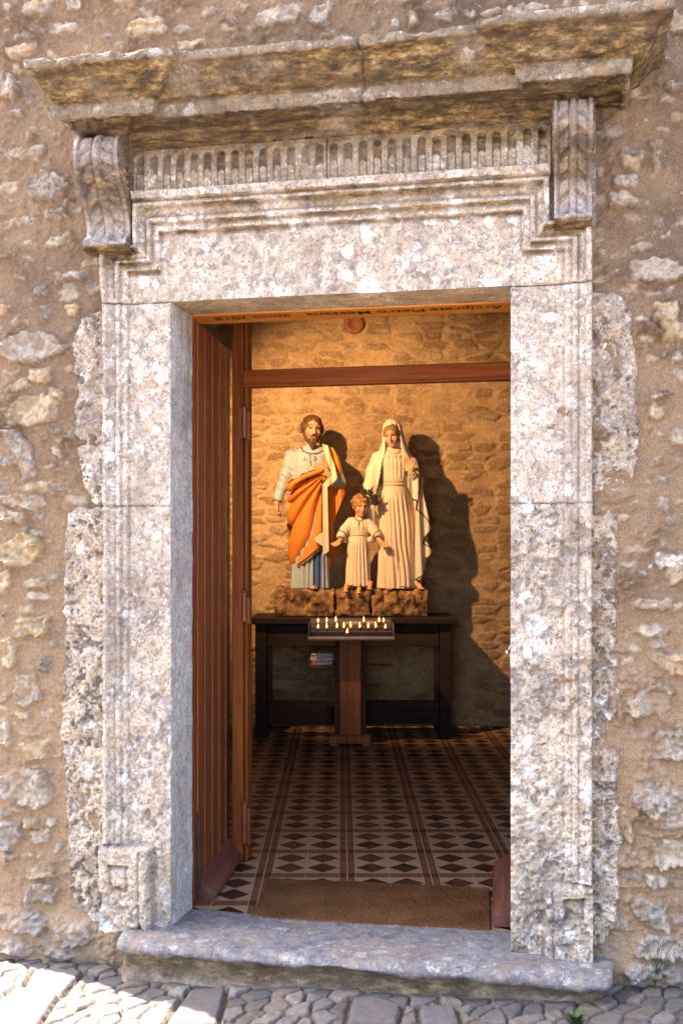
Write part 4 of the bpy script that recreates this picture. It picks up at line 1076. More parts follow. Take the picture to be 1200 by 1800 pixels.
def head(v, c, s, M, child=False):
    """skull, face, nose, ears; local -Y is the face"""
    def w(p): return tuple(np.array(c) + s * np.array(M @ Vector(p)))
    MM = [[M[i][j] for j in range(3)] for i in range(3)]
    v.ell(w((0, .008, .018)), np.array((.066, .08, .078)) * s, .0, MM)
    v.ell(w((0, -.018, -.03)), np.array((.052, .058, .062)) * s, .02 * s, MM)
    v.ell(w((0, -.045, -.078)), np.array((.024, .022, .018)) * s, .02 * s, MM)
    for a in (-1, 1):
        v.ell(w((a * .026, -.072, .008)), np.array((.014, .010, .010)) * s, .006 * s, MM, True)
        v.ell(w((a * .026, -.063, .007)), np.array((.011, .009, .008)) * s, .003 * s, MM)
        v.ell(w((a * .034, -.05, -.025)), np.array((.02, .018, .018)) * s, .015 * s, MM)
        v.ell(w((a * .068, .008, -.005)), np.array((.008, .016, .024)) * s, .006 * s, MM)
        v.cap(w((a * .012, -.076, .026)), w((a * .04, -.066, .026)), .007 * s, .005 * s, .01 * s)
    k = .7 if child else 1
    v.cap(w((0, -.074, .018)), w((0, -.074 - .018 * k, -.024)), .007 * s, .0105 * s, .01 * s)
    v.cap(w((-.008, -.078, -.028)), w((.008, -.078, -.028)), .007 * s, .007 * s, .006 * s)
    v.cap(w((-.012, -.070, -.050)), w((.012, -.070, -.050)), .0065 * s, .0065 * s, .006 * s)
    v.cap(w((-.009, -.068, -.060)), w((.009, -.068, -.060)), .006 * s, .006 * s, .004 * s)
def facecol(c, s, M, skin, brow):
    Mi = M.inverted(); A = np.array([[Mi[i][j] for j in range(3)] for i in range(3)])
    def f(x, y, z, colr):
        L = (A @ (np.stack([x, y, z], 0) - np.array(c)[:, None])) / s
        lx, ly, lz = L
        face = ly < -.035
        for a in (-1, 1):
            e = face & (((lx - a * .026) / .0125) ** 2 + ((lz - .007) / .0048) ** 2 < 1); colr[e] = (.09, .045, .02)
            e = face & (((lx - a * .026) / .016) ** 2 + ((lz - .014) / .0026) ** 2 < 1); colr[e] = (.12, .05, .02)
            bz_ = .030 + .004 * (1 - ((lx - a * .028) / .018) ** 2)
            e = face & (np.abs(lx - a * .028) < .018) & (np.abs(lz - bz_) < .0032); colr[e] = brow
            e = face & (((lx - a * .036) / .016) ** 2 + ((lz + .026) / .014) ** 2 < 1); colr[e] = colr[e] * np.array((1.0, .82, .78))
        e = face & ((lx / .017) ** 2 + ((lz + .055) / .0075) ** 2 < 1); colr[e] = (.50, .14, .09)
        return colr
    return f
def hand(v, wr, dirv, palm, s=1.0, curl=0.3, thumb=1):
    """wrist point, pointing direction, palm normal"""
    d = Vector(dirv).normalized(); n = Vector(palm).normalized(); n = (n - d * n.dot(d)).normalized(); sd = d.cross(n)
    W = Vector(wr)
    def p(a, b_, c): return tuple(W + (d * a + sd * b_ + n * c) * s)
    v.cap(p(-.01, 0, 0), p(.012, 0, 0), .017 * s, .018 * s, .008)
    for b_ in (-.018, -.006, .006, .018): v.cap(p(.012, b_ * .7, 0), p(.05, b_, 0), .0125 * s, .0105 * s, .006)
    for i, (b_, L) in enumerate(((-.0235, .046), (-.008, .056), (.008, .054), (.0235, .042))):
        q0 = p(.05, b_, 0); q1 = p(.05 + L * .45, b_ * 1.12, .012 * curl * 2); q2 = p(.05 + L * (.9 - .15 * curl), b_ * 1.18, .012 * curl * 2 + L * .5 * curl)
        v.cap(q0, q1, .0085 * s, .0075 * s, .002); v.cap(q1, q2, .0075 * s, .006 * s, .002)
    t = thumb
    v.cap(p(.012, -.014 * t, .004), p(.035, -.036 * t, .012), .010 * s, .0085 * s, .004); v.cap(p(.035, -.036 * t, .012), p(.06, -.044 * t, .018), .0085 * s, .0065 * s, .002)

def column(v, tab, folds, lo, hi, k=0.01, clip=None, off=0.0):
    """robe body: tab rows (z, cx, cy, rx, ry); folds(theta, z, x) -> inward depth"""
    tb = np.array(sorted(tab))
    def fn(X, Y, Z):
        z = Z + 0 * X + 0 * Y
        cx = np.interp(z, tb[:, 0], tb[:, 1]); cy = np.interp(z, tb[:, 0], tb[:, 2]); rx = np.interp(z, tb[:, 0], tb[:, 3]) + off; ry = np.interp(z, tb[:, 0], tb[:, 4]) + off
        dx, dy = X - cx, Y - cy; th = np.arctan2(dx, -dy)
        q = np.sqrt((dx / rx) ** 2 + (dy / ry) ** 2)
        d = (q - 1) * np.minimum(rx, ry) * .85 + folds(th, z, X + 0 * z)
        d = np.maximum(d, np.maximum(tb[0, 0] - z, z - tb[-1, 0]))
        if clip is not None: d = np.maximum(d, clip(X + 0 * z, Y + 0 * z, z))
        return d
    v.op(fn, lo, hi, k)
def fold(th, z, n, amp, tw=0.0, seed=0, sharp=.7):
    w = th * n + tw * z + 1.3 * vnoise(z * 2.5, th * 1.2, 0, seed)
    return amp * (1 - np.abs(np.sin(w * .5)) ** sharp)
def poly_sdf(pts):
    P = np.array(pts, float)
    def f(x, z):
        d = np.full(np.broadcast(x, z).shape, 9.0); inside = np.zeros(d.shape, bool)
        for i in range(len(P)):
            a, b_ = P[i], P[(i + 1) % len(P)]; e = b_ - a; wx_, wz_ = x - a[0], z - a[1]
            t = np.clip((wx_ * e[0] + wz_ * e[1]) / (e @ e), 0, 1); d = np.minimum(d, np.hypot(wx_ - t * e[0], wz_ - t * e[1]))
            cnd = ((a[1] > z) != (b_[1] > z)) & (x < (b_[0] - a[0]) * (z - a[1]) / (b_[1] - a[1] + 1e-12) + a[0]); inside ^= cnd
        return np.where(inside, -d, d)
    return f
def drape(v, pts, yc, th, k=.008, wave=0.0, wn=60, ph=0.0, slope=0.0):
    f = poly_sdf(pts); P = np.array(pts)
    def fn(X, Y, Z):
        x = X + 0 * Z; z = Z + 0 * X
        d2 = f(x[:, 0, :], z[:, 0, :])[:, None, :]
        c = (yc(x, z) if callable(yc) else yc) + wave * np.sin(x * wn + slope * z + ph)
        dy = np.abs(Y - c) - th
        return np.sqrt(np.maximum(d2 + .006, 0) ** 2 + np.maximum(dy + .006, 0) ** 2) - .006 + np.minimum(np.maximum(d2 + .006, dy + .006), 0)
    ymax = .3
    v.op(fn, (P[:, 0].min(), -ymax, P[:, 1].min()), (P[:, 0].max(), ymax, P[:, 1].max()), k)
SC = 222.0; STY = 8.56; RH = .212
def L_(cx): return lambda px, py, y=0.0: ((px - cx) / SC, y, (1036 - py) / SC + RH)
def trim(root, paths, r=.0045, name='trim', mat=None):
    b = MB()
    for p in paths: b.tube(p, r, 6)
    b.build(name, mat or M_TRIM, root, True)
def paint(c, x, y, z, paths, r_=.0055, ymax=-.02, colr=(.05, .03, .018)):
    f = y < ymax; m = np.zeros(len(x), bool)
    for p in paths:
        for a, b_ in zip(p[:-1], p[1:]):
            ax, az, bx, bz = a[0], a[2], b_[0], b_[2]; L = max((bx - ax) ** 2 + (bz - az) ** 2, 1e-9)
            t_ = np.clip(((x - ax) * (bx - ax) + (z - az) * (bz - az)) / L, 0, 1)
            m |= np.hypot(x - ax - t_ * (bx - ax), z - az - t_ * (bz - az)) < r_
    c[m & f] = colr; return c
M_TRIM = m_plain('dark_gilt_trim', (.06, .035, .02), .5, .3)
SKIN = (.62, .30, .15)
def rock(root, x0, x1, seed, top=RH, d0=-.15, d1=.15):
    v = Vol((x0 - .02, d0 - .04, -.01), (x1 + .02, d1 + .03, top + .04), .006)
    def fn(X, Y, Z):
        n = .045 * fbm(X + seed, Y, Z, 13, 4, 201, .6) + .030 * np.abs(fbm(X * 1.4 + seed, Y, Z * .7, 7, 2, 202)) - .02 * np.maximum(0, np.sin((X + .35 * Z + .03 * fbm(X, 0, Z, 5, 2, 9)) * 48 + seed)) ** 3 * (Y < 0)
        dxx = np.maximum(x0 - X, X - x1) + .004; dyy = np.maximum(d0 - Y, Y - d1) + .05; top_ = top + .016 * np.maximum(0, fbm(X + seed, 0 * X + Y * .5, 0, 9, 3, 207)) * 2; dzz = Z - top_ + .05
        q = np.maximum(np.maximum(dxx, np.sqrt(np.maximum(dyy, 0) ** 2 + np.maximum(dzz, 0) ** 2) - .04 + .010 * (dzz < -1)), np.maximum(.001 - Z, Z - top_ + .008 + 0 * X))
        return q - n * sst(.0, .03, Z) * sst(-.004, .012, np.minimum(X - x0, x1 - X)) * .8
    v.op(fn, (x0, d0, 0), (x1, d1, top + .02), 0)
    def cf(x, y, z):
        n = fbm(x + seed, y, z, 22, 4, 203)[:, None]; a = np.array((.10, .05, .022)); b_ = np.array((.36, .20, .075))
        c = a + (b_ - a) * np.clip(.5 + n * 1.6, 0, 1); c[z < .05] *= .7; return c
    v.build('rock_base', root, cf, M_ROCK)
M_ROCK = m_col('painted_rockwork', .7, 40, .5)

# ---- bearded figure in an orange cloak
def joseph():
    cx = 545; root = empty('statue', ((cx - 600) / SC, STY, .926), label='painted statue of a bearded man wearing an orange cloak over a pale tunic', cat='statue', group='painted statues on the altar')
    J = L_(cx); x_ = lambda px: (px - cx) / SC; z_ = lambda py: (1036 - py) / SC + RH
    rock(root, x_(484), x_(588), 1.0)
    HC = (x_(549), -.045, z_(757)); M = rotm(.22, .12, 0.04)
    v = Vol((-.32, -.25, RH - .02), (.30, .2, 1.62), .0048)
    head(v, HC, 1.06, M)
    v.cap((x_(548), -.01, z_(785)), (x_(548), .0, z_(805)), .038, .045, .02)
    v.ell((x_(548), .0, z_(835)), (.13, .075, .16)); v.ell((x_(545), .0, z_(890)), (.11, .075, .14), .03)
    v.path([J(506, 806, -.0), J(498, 850, -.0), J(488, 882, -.03)], [.028, .026, .02]); hand(v, J(487, 884, -.035), (-.02, -.15, -1), (1, -.2, 0), 1.2, .6, -1)
    v.path([J(588, 808, -.0), J(596, 852, -.04), J(578, 838, -.12)], [.028, .03, .022]); hand(v, J(577, 836, -.125), (-.85, -.12, .45), (.0, 1, .1), 1.25, .1, 1)
    for a, b_ in ((-1, 530), (1, 562)): v.path([J(b_, 900, 0), J(b_, 980, 0), J(b_, 1030, 0)], [.06, .045, .03])
    v.path([J(552, 1028, -.03), J(551, 1034, -.13)], [.028, .016]); v.path([J(530, 1030, 0), J(528, 1034, -.07)], [.026, .016])
    for k in range(4): v.cap(J(547 + k * 3.2, 1034, -.125), J(546.5 + k * 3.4, 1034.5, -.145 + .004 * k), .007, .006, .002)
    fc = facecol(HC, 1.06, M, SKIN, (.12, .05, .02))
    v.build('body', root, lambda x, y, z: fc(x, y, z, C(x, SKIN)))
    # hair and beard
    v = Vol((-.12, -.17, 1.27), (.16, .1, 1.62), .0042)
    def w(p): return tuple(np.array(HC) + 1.06 * np.array(M @ Vector(p)))
    MM = [[M[i][j] for j in range(3)] for i in range(3)]
    v.ell(w((0, .016, .030)), (.080, .088, .082), 0, MM)
    for a in (-1, 1): v.ell(w((a * .068, .010, .005)), (.022, .034, .040), .015, MM)
    v.ell(w((0, -.085, -.012)), (.060, .062, .074), .006, MM, True)
    v.ell(w((0, -.05, -.088)), (.034, .034, .036), .006, MM); v.ell(w((0, -.055, -.118)), (.020, .02, .028), .02, MM)
    for a in (-1, 1):
        v.cap(w((a * .058, -.006, -.028)), w((a * .040, -.035, -.078)), .016, .018, .014)
        v.cap(w((a * .004, -.083, -.040)), w((a * .026, -.068, -.052)), .0065, .006, .003)
    X, Y, Z = v.g((slice(None),) * 3); v.F += (.0075 * vnoise((X + .3 * Y) * 70, Y * 70, Z * 45, 3) * (v.F < .05)).astype(np.float32)
    v.build('hair', root, lambda x, y, z: np.array((.055, .024, .009)) + np.clip(fbm(x, y, z, 60, 2, 4) + .4, 0, 1)[:, None] * np.array((.10, .05, .02)))
    # tunic
    v = Vol((-.32, -.25, RH - .02), (.30, .2, 1.50), .005)
    tab = [(RH + .004, x_(545), -.01, .160, .12), (z_(1000), x_(545), 0, .15, .115), (z_(930), x_(546), 0, .145, .105), (z_(860), x_(545), 0, .145, .10), (z_(820), x_(546), 0, .165, .105), (z_(800), x_(547), .0, .165, .09), (z_(789), x_(548), .0, .10, .07), (z_(785), x_(548), .0, .07, .06)]
    def fo(th, z, x): return fold(th, z, 17, .022, 2, 11) * sst(z_(900), z_(1000), z) + fold(th, z, 12, .006, 6, 12) * sst(z_(880), z_(840), z) * sst(z_(795), z_(810), z)
    column(v, tab, fo, (-.2, -.2, RH), (.2, .2, 1.4))
    v.path([J(511, 803, .0), J(503, 835, .0), J(495, 858, -.0), J(489, 878, -.025)], [.050, .048, .043, .040], .02)
    v.path([J(586, 806, .0), J(596, 850, -.03), J(583, 842, -.11)], [.05, .052, .036], .02)
    v.cap(J(488, 881, -.028), J(486, 893, -.04), .026, .03, .003, True); 
    X, Y, Z = v.g((slice(None),) * 3); v.F += (.0018 * np.sin(Z * 95 + X * 60 + 6 * vnoise(X * 12, Y * 12, Z * 12, 5)) * (np.abs(X - x_(497)) < .09) * (Z > z_(885)) * (Z < z_(800)) * (v.F < .03)).astype(np.float32)
    def cf(x, y, z):
        c = C(x, (.33, .40, .42)); blue = (x > x_(550)) & (x < x_(566)) & (z < z_(955)) & (y < 0); c[blue] = (.05, .10, .24)
        paint(c, x, y, z, [[J(529, 786), J(533, 796), J(545, 801), J(560, 800), J(567, 795)], [J(480, 880), J(487, 883), J(496, 884)], [J(574, 852), J(580, 842), J(583, 833)], [J(546, 802), J(547, 822)]])
        paint(c, x, y, z, [[J(538, 806), J(535, 811), J(540, 813)], [J(553, 806), J(558, 811), J(552, 813)]], .0035)
        return c
    v.build('tunic', root, cf)
    # orange cloak wrapped round the hips and hung over the far shoulder
    v = Vol((-.30, -.28, RH + .02), (.34, .22, 1.46), .005)
    tab2 = [(z_(1018), x_(545), 0, .165, .13), (z_(960), x_(543), 0, .168, .135), (z_(900), x_(543), 0, .175, .14), (z_(860), x_(546), 0, .180, .14), (z_(815), x_(552), 0, .18, .135)]
    px0, pz0 = x_(577), z_(832)
    def fo2(th, z, x):
        an = np.arctan2(pz0 - z, px0 - x + .0)                        # rays fanning down and left from the hand
        wv = an * 15 + 2.2 * np.sin(an * 2.3) + 1.2 * vnoise(z * 3, x * 3, 0, 7)
        return .038 * (1 - np.abs(np.sin(wv)) ** .55) * sst(0.02, .12, np.hypot(px0 - x, pz0 - z))
    def clip2(X, Y, Z):
        top = Z - np.interp(X, [x_(500), x_(512), x_(535), x_(560), x_(600)], [z_(858), z_(848), z_(834), z_(827), z_(820)])
        hem = np.interp(X, [x_(508), x_(525), x_(545), x_(558), x_(572), x_(590)], [z_(1010), z_(998), z_(984), z_(972), z_(962), z_(955)]) - Z
        return np.maximum(top, hem) * .8
    column(v, tab2, fo2, (-.25, -.25, RH), (.28, .22, 1.3), clip=clip2)
    v.ell(J(512, 855, -.11), (.035, .04, .055), .02)                   # rolled edge at the hip
    v.path([J(508, 858, -.12), J(535, 842, -.155), J(566, 830, -.15)], [.022, .02, .018], .02)
    drape(v, [(x_(574), z_(786)), (x_(586), z_(790)), (x_(598), z_(815)), (x_(606), z_(850)), (x_(606), z_(872)), (x_(594), z_(900)), (x_(586), z_(925)), (x_(590), z_(985)), (x_(578), z_(1000)), (x_(572), z_(860)), (x_(566), z_(800))], lambda x, z: .01 + .0 * x, .075, .02, .012, 75, 0, 6)
    def cfo(x, y, z):
        c = np.array((.62, .20, .022)) * (1 + .12 * fbm(x, y, z, 9, 2, 5) + .15 * fbm(x, y, z, 50, 3, 6))[:, None]
        return paint(c, x, y, z, [[J(509, 852), J(520, 843), J(540, 833), J(560, 827)], [J(509, 1005), J(525, 994), J(545, 979), J(557, 969), J(570, 959)], [J(566, 846), J(567, 900), J(567, 950)]], .008, 0.2)
    v.build('cloak', root, cfo)
    v = Vol((-.05, -.24, RH + .1), (.34, .05, 1.46), .005)
    drape(v, [(x_(566), z_(783)), (x_(576), z_(786)), (x_(588), z_(820)), (x_(594), z_(845)), (x_(586), z_(853)), (x_(576), z_(860)), (x_(579), z_(970)), (x_(568), z_(979)), (x_(567), z_(855)), (x_(584), z_(838)), (x_(572), z_(806))], lambda x, z: -.085 - .06 * sst(z_(800), z_(850), z), .016, .006, .006, 110, 1, 0)
    drape(v, [(x_(553), z_(948)), (x_(567), z_(938)), (x_(567), z_(962)), (x_(556), z_(955))], -.15, .012)
    v.build('cloak_lining', root, lambda x, y, z: C(x, (.60, .52, .36)))
joseph()

# ---- veiled woman
def mary():
    cx = 697; root = empty('statue', ((cx - 600) / SC, STY, .926), label='painted statue of a veiled woman in a cream robe with one hand raised', cat='statue', group='painted statues on the altar')
    J = L_(cx); x_ = lambda px: (px - cx) / SC; z_ = lambda py: (1036 - py) / SC + RH
    rock(root, x_(651), x_(750), 4.0)
    HC = (x_(688), -.05, z_(768)); M = rotm(-.28, .26, -.10)
    v = Vol((-.26, -.25, RH - .02), (.26, .2, 1.58), .0048)
    head(v, HC, .92, M)
    v.cap((x_(689), -.01, z_(785)), (x_(690), .0, z_(803)), .03, .04, .02)
    v.ell((x_(691), 0, z_(835)), (.12, .07, .15)); v.ell((x_(693), 0, z_(900)), (.10, .075, .16), .03)
    v.path([J(660, 814), J(655, 855, -.02), J(660, 890, -.05)], [.026, .026, .022]); hand(v, J(660, 890, -.05), (.1, -.2, -1), (1, 0, 0), .8, .3, -1)
    v.path([J(720, 814), J(733, 848, -.06), J(721, 832, -.145)], [.028, .032, .020]); hand(v, J(720, 830, -.15), (-.28, -.1, .9), (-.25, -1, .1), 1.05, .25, -1)
    for b_ in (680, 712): v.path([J(b_, 900), J(b_, 1030)], [.055, .03])
    v.path([J(690, 1030, -.06), J(683, 1035, -.13)], [.026, .016]); v.path([J(732, 1026, -.05), J(737, 1034, -.12)], [.026, .017])
    for k in range(4): v.cap(J(679 + k * 3, 1034.5, -.13), J(677 + k * 3.2, 1035, -.145), .0065, .006, .002); v.cap(J(733 + k * 2.6, 1034.5, -.12), J(734 + k * 2.8, 1035, -.138), .0065, .006, .002)
    fc = facecol(HC, .92, M, SKIN, (.26, .13, .06))
    v.build('body', root, lambda x, y, z: fc(x, y, z, C(x, (.66, .38, .22))))
    def w(p): return tuple(np.array(HC) + .92 * np.array(M @ Vector(p)))
    MM = [[M[i][j] for j in range(3)] for i in range(3)]
    v = Vol((-.16, -.18, 1.3), (.12, .1, 1.56), .0042)
    v.ell(w((0, .010, .026)), (.066, .076, .070), 0, MM)
    for a in (-1, 1): v.cap(w((a * .055, -.01, .02)), w((a * .056, .0, -.05)), .016, .014, .01)
    v.ell(w((0, -.085, -.014)), (.048, .072, .064), .004, MM, True)
    v.F += 0.0
    v.build('hair', root, lambda x, y, z: np.array((.26, .125, .045)) + .05 * fbm(x, y, z, 60, 2, 4)[:, None])
    # dress
    v = Vol((-.28, -.27, RH - .02), (.28, .2, 1.5), .005)
    tab = [(RH + .004, x_(697), -.01, .165, .135), (z_(1000), x_(697), 0, .158, .13), (z_(930), x_(697), 0, .140, .12), (z_(880), x_(694), 0, .118, .105), (z_(853), x_(693), 0, .100, .088), (z_(842), x_(693), 0, .112, .10), (z_(815), x_(692), 0, .135, .108), (z_(803), x_(691), 0, .125, .085), (z_(793), x_(690), 0, .07, .06), (z_(788), x_(689), .0, .045, .045)]
    def fo(th, z, x):
        low = sst(z_(862), z_(900), z); sw = np.sin(z * 4.0) * 1.5
        return (fold(th - .25 * sst(z_(940), z_(1030), z), z, 19, .020, 1.5, 21) * low + fold(th, z, 7, .018, -3, 25) * sst(z_(930), z_(1010), z)
                + fold(th, z, 20, .007, 0, 22) * sst(z_(846), z_(836), z) * sst(z_(800), z_(812), z))
    column(v, tab, fo, (-.2, -.2, RH), (.2, .2, 1.4))
    v.path([J(724, 815), J(733, 848, -.05), J(724, 838, -.13)], [.045, .046, .032], .02)
    def cf(x, y, z):
        c = C(x, (.72, .57, .41))
        paint(c, x, y, z, [[J(716, 838), J(723, 839), J(730, 833)], [J(704, 1031), J(714, 1034), J(723, 1031)]], .005, -.08)
        return paint(c, x, y, z, [[J(692, 804), J(692, 808)], [J(695, 804), J(695, 808)], [J(683, 804), J(681, 809)], [J(704, 804), J(702, 809)]], .0028)
    v.build('dress', root, cf)
    v = Vol((-.2, -.2, 1.0), (.2, .2, 1.12), .005)
    column(v, [(z_(856), x_(693), 0, .107, .098), (z_(846), x_(693), 0, .107, .098)], lambda th, z, x: .004 * np.exp(-((z - z_(851)) / .005) ** 2), (-.15, -.15, 1.0), (.15, .15, 1.1), 0)
    v.build('sash', root, lambda x, y, z: C(x, (.60, .44, .26)))
    # mantle and veil: a shell round the back and sides, open in front
    v = Vol((-.30, -.27, RH - .0), (.34, .22, 1.60), .0052)
    tabm = [(RH + .01, x_(702), .02, .17, .14), (z_(1000), x_(707), .02, .185, .15), (z_(970), x_(711), .02, .205, .15), (z_(925), x_(706), .02, .205, .145), (z_(880), x_(697), .02, .225, .15), (z_(840), x_(694), .02, .215, .14), (z_(812), x_(693), .02, .17, .125), (z_(796), x_(692), .01, .125, .10), (z_(780), x_(692), .0, .095, .088), (z_(765), x_(690), -.01, .085, .088), (z_(750), x_(689), -.015, .075, .085), (z_(740), x_(688), -.005, .04, .05)]
    def fom(th, z, x): return fold(th, z, 15, .018, 3, 31) * sst(z_(800), z_(860), z) + fold(th, z, 12, .006, 8, 32)
    def clipm(X, Y, Z):
        # opening in front: keep where x outside [l(z), r(z)] or at the back
        zt = [z_(1040), z_(985), z_(900), z_(880), z_(840), z_(812), z_(797), z_(785), z_(752), z_(749), z_(740)]
        l = np.interp(Z, zt, [x_(650), x_(650), x_(654), x_(659), x_(668), x_(673), x_(676), x_(676), x_(679), x_(690), x_(690)])
        r = np.interp(Z, zt, [x_(735), x_(728), x_(729), x_(731), x_(714), x_(709), x_(706), x_(703), x_(699), x_(690), x_(690)])
        opn = np.minimum(np.minimum(X - l, r - X), -(Y - .0))         # positive inside the opening
        return opn
    column(v, tabm, fom, (-.28, -.25, RH), (.30, .2, 1.58), clip=clipm)
    v.path([J(662, 806, .0), J(655, 830, -.01), J(650, 858, -.02), J(653, 893, -.04)], [.045, .05, .052, .05], .03)
    v.path([J(653, 893, -.03), J(652, 925, -.02)], [.05, .035], .03)
    # cascading edge over the raised arm
    drape(v, [(x_(713), z_(830)), (x_(738), z_(832)), (x_(742), z_(870)), (x_(750), z_(905)), (x_(757), z_(930)), (x_(748), z_(942)), (x_(744), z_(950)), (x_(757), z_(966)), (x_(757), z_(974)), (x_(745), z_(985)), (x_(746), z_(1000)), (x_(736), z_(1020)), (x_(728), z_(1020)), (x_(730), z_(910)), (x_(731), z_(884)), (x_(724), z_(881)), (x_(714), z_(862))], lambda x, z: -.095 + .35 * np.maximum(x - x_(733), 0), .03, .012, .012, 85, 0, 4)
    def cm(x, y, z):
        c = np.array((.74, .63, .48)) * (1 + .06 * fbm(x, y, z, 9, 2, 5))[:, None]
        return paint(c, x, y, z, [[J(677, 800), J(672, 812), J(667, 842), J(661, 870), J(658, 892)], [J(713, 832), J(713, 860), J(722, 879), J(731, 883)],
            [J(738, 835), J(735, 858), J(730, 898), J(742, 907), J(750, 917), J(758, 929)], [J(752, 938), J(748, 943), J(744, 950), J(742, 957), J(750, 961), J(759, 967)], [J(728, 1020), J(737, 1014)]])
    v.build('mantle', root, cm)
    trim(root, [[J(680, 794, -.06), J(686, 799, -.078), J(694, 800, -.08), J(703, 796, -.065)]], .004, 'collar', m_plain('pink_collar', (.62, .36, .24)))
mary()

# ---- child
def child():
    cx = 629; root = empty('statue', ((cx - 600) / SC, STY - .06, .926), label='painted statue of a small curly-haired child with open arms between the two adults', cat='statue', group='painted statues on the altar')
    J = L_(cx); x_ = lambda px: (px - cx) / SC; z_ = lambda py: (1036 - py) / SC + RH
    rock(root, x_(588.5), x_(650.5), 8.0, RH - .01, -.09, .2)
    HC = (x_(633), -.03, z_(892)); M = rotm(.30, .16, 0)
    v = Vol((-.24, -.25, RH - .04), (.26, .18, 1.05), .0044)
    head(v, HC, .84, M, True)
    v.cap((x_(630), -.0, z_(905)), (x_(629), .0, z_(918)), .025, .03, .015)
    v.ell((x_(628), 0, z_(938)), (.075, .05, .10)); v.ell((x_(629), 0, z_(975)), (.07, .055, .10), .03)
    v.path([J(611, 922), J(602, 942, -.03), J(596, 954, -.07)], [.024, .022, .016]); hand(v, J(596, 954, -.07), (-.55, -.55, -.35), (.1, -.5, .8), .84, .15, 1)
    v.path([J(648, 922), J(658, 940, -.03), J(667, 953, -.07)], [.024, .022, .016]); hand(v, J(667, 953, -.07), (.6, -.5, -.55), (-.1, -.5, .8), .86, .15, -1)
    for b_ in (618, 640): v.path([J(b_, 975), J(b_, 1030)], [.04, .024])
    for (a, b_) in ((607, 1038), (629, 1041), (648, 1034)):
        v.path([J(a + 2, b_ - 8, -.05), J(a, b_, -.115)], [.020, .014], .008)
        for k in range(4): v.cap(J(a - 3 + k * 2.2, b_ + .5, -.115), J(a - 3.4 + k * 2.4, b_ + 1, -.13), .005, .0048, .002)
    fc = facecol(HC, .84, M, SKIN, (.3, .14, .05))
    v.build('body', root, lambda x, y, z: fc(x, y, z, C(x, (.66, .34, .18))))
    def w(p): return tuple(np.array(HC) + .84 * np.array(M @ Vector(p)))
    MM = [[M[i][j] for j in range(3)] for i in range(3)]
    v = Vol((-.1, -.15, .74), (.14, .1, 1.03), .004)
    v.ell(w((0, .014, .03)), np.array((.082, .088, .084)) * .84, 0, MM)
    rr = random.Random(5)
    for k in range(46):
        a = rr.uniform(0, 2 * PI); e = rr.uniform(-.25, 1.3); p = Vector((math.cos(a) * math.cos(e) * .078, .014 + math.sin(a) * math.cos(e) * .084, .03 + math.sin(e) * .078))
        if p.y < -.03 and p.z < .045: continue
        v.ell(w(p), np.array((.016, .016, .014)) * .9, .004)
    v.ell(w((0, -.09, -.022)), np.array((.056, .062, .072)) * .84, .003, MM, True)
    v.build('hair', root, lambda x, y, z: np.array((.26, .12, .035)) + np.clip(fbm(x, y, z, 70, 2, 4) + .4, 0, 1)[:, None] * np.array((.20, .11, .04)))
    v = Vol((-.24, -.22, RH - .03), (.26, .18, .86), .0045)
    tab = [(z_(1031), x_(629), 0, .102, .088), (z_(1000), x_(629), 0, .098, .08), (z_(960), x_(629), 0, .085, .07), (z_(941), x_(630), 0, .074, .06), (z_(928), x_(630), 0, .090, .07), (z_(918), x_(630), 0, .085, .058), (z_(911), x_(630), 0, .045, .042)]
    def fo(th, z, x): return fold(th, z, 16, .015, 1, 41) * sst(z_(945), z_(975), z) + fold(th, z, 13, .006, 5, 42) * sst(z_(939), z_(931), z)
    column(v, tab, fo, (-.12, -.12, RH), (.12, .12, .85))
    # wide sleeves
    v.path([J(616, 919), J(606, 933, -.02), J(600, 944, -.045)], [.036, .038, .040], .015); v.path([J(644, 919), J(654, 931, -.02), J(661, 942, -.045)], [.036, .038, .040], .015)
    v.ell(J(607, 950, -.02), (.03, .03, .028), .015); v.ell(J(653, 950, -.02), (.03, .03, .028), .015)
    v.cap(J(599, 949, -.06), J(592, 962, -.1), .028, .04, .003, True); v.cap(J(662, 948, -.06), J(670, 962, -.1), .028, .04, .003, True)
    def cc(x, y, z):
        c = C(x, (.74, .58, .43))
        return paint(c, x, y, z, [[J(619, 907), J(624, 914), J(631, 919), J(638, 915), J(643, 908)], [J(631, 919), J(630, 927)], [J(603, 1029), J(612, 1031), J(620, 1029)],
            [J(631, 1027), J(635, 1033), J(642, 1031), J(653, 1028)], [J(597, 934), J(604, 937), J(609, 945), J(611, 953)], [J(666, 934), J(658, 938), J(654, 946), J(652, 953)]], .0042)
    v.build('tunic', root, cc)
    v = Vol((-.1, -.1, .58), (.12, .1, .68), .0045)
    column(v, [(z_(944), x_(630), 0, .079, .067), (z_(938), x_(630), 0, .079, .067)], lambda th, z, x: .002 * np.sin(z * 700), (-.1, -.1, .6), (.1, .1, .66), 0)
    v.build('sash', root, lambda x, y, z: C(x, (.62, .52, .38)))
    b = MB()                                                         # three-rayed crown behind the head
    hc = Vector(J(641, 884, -.10))
    for ga in (62, 22, -6, 100):
        for da, ln in ((-10, .10), (0, .135), (10, .10)):
            a = R(ga + da); b.tube([hc + Vector((math.cos(a) * .05, 0, math.sin(a) * .05)), hc + Vector((math.cos(a) * .085, 0, math.sin(a) * .085)), hc + Vector((math.cos(a) * ln, 0, math.sin(a) * ln))], [.010, .013, .001], 6)
    b.tube([hc + Vector((math.cos(R(a)) * .056, 0, math.sin(R(a)) * .056)) for a in range(-20, 118, 12)], .005, 6)
    b.build('crown', M_IRON, root)
child()

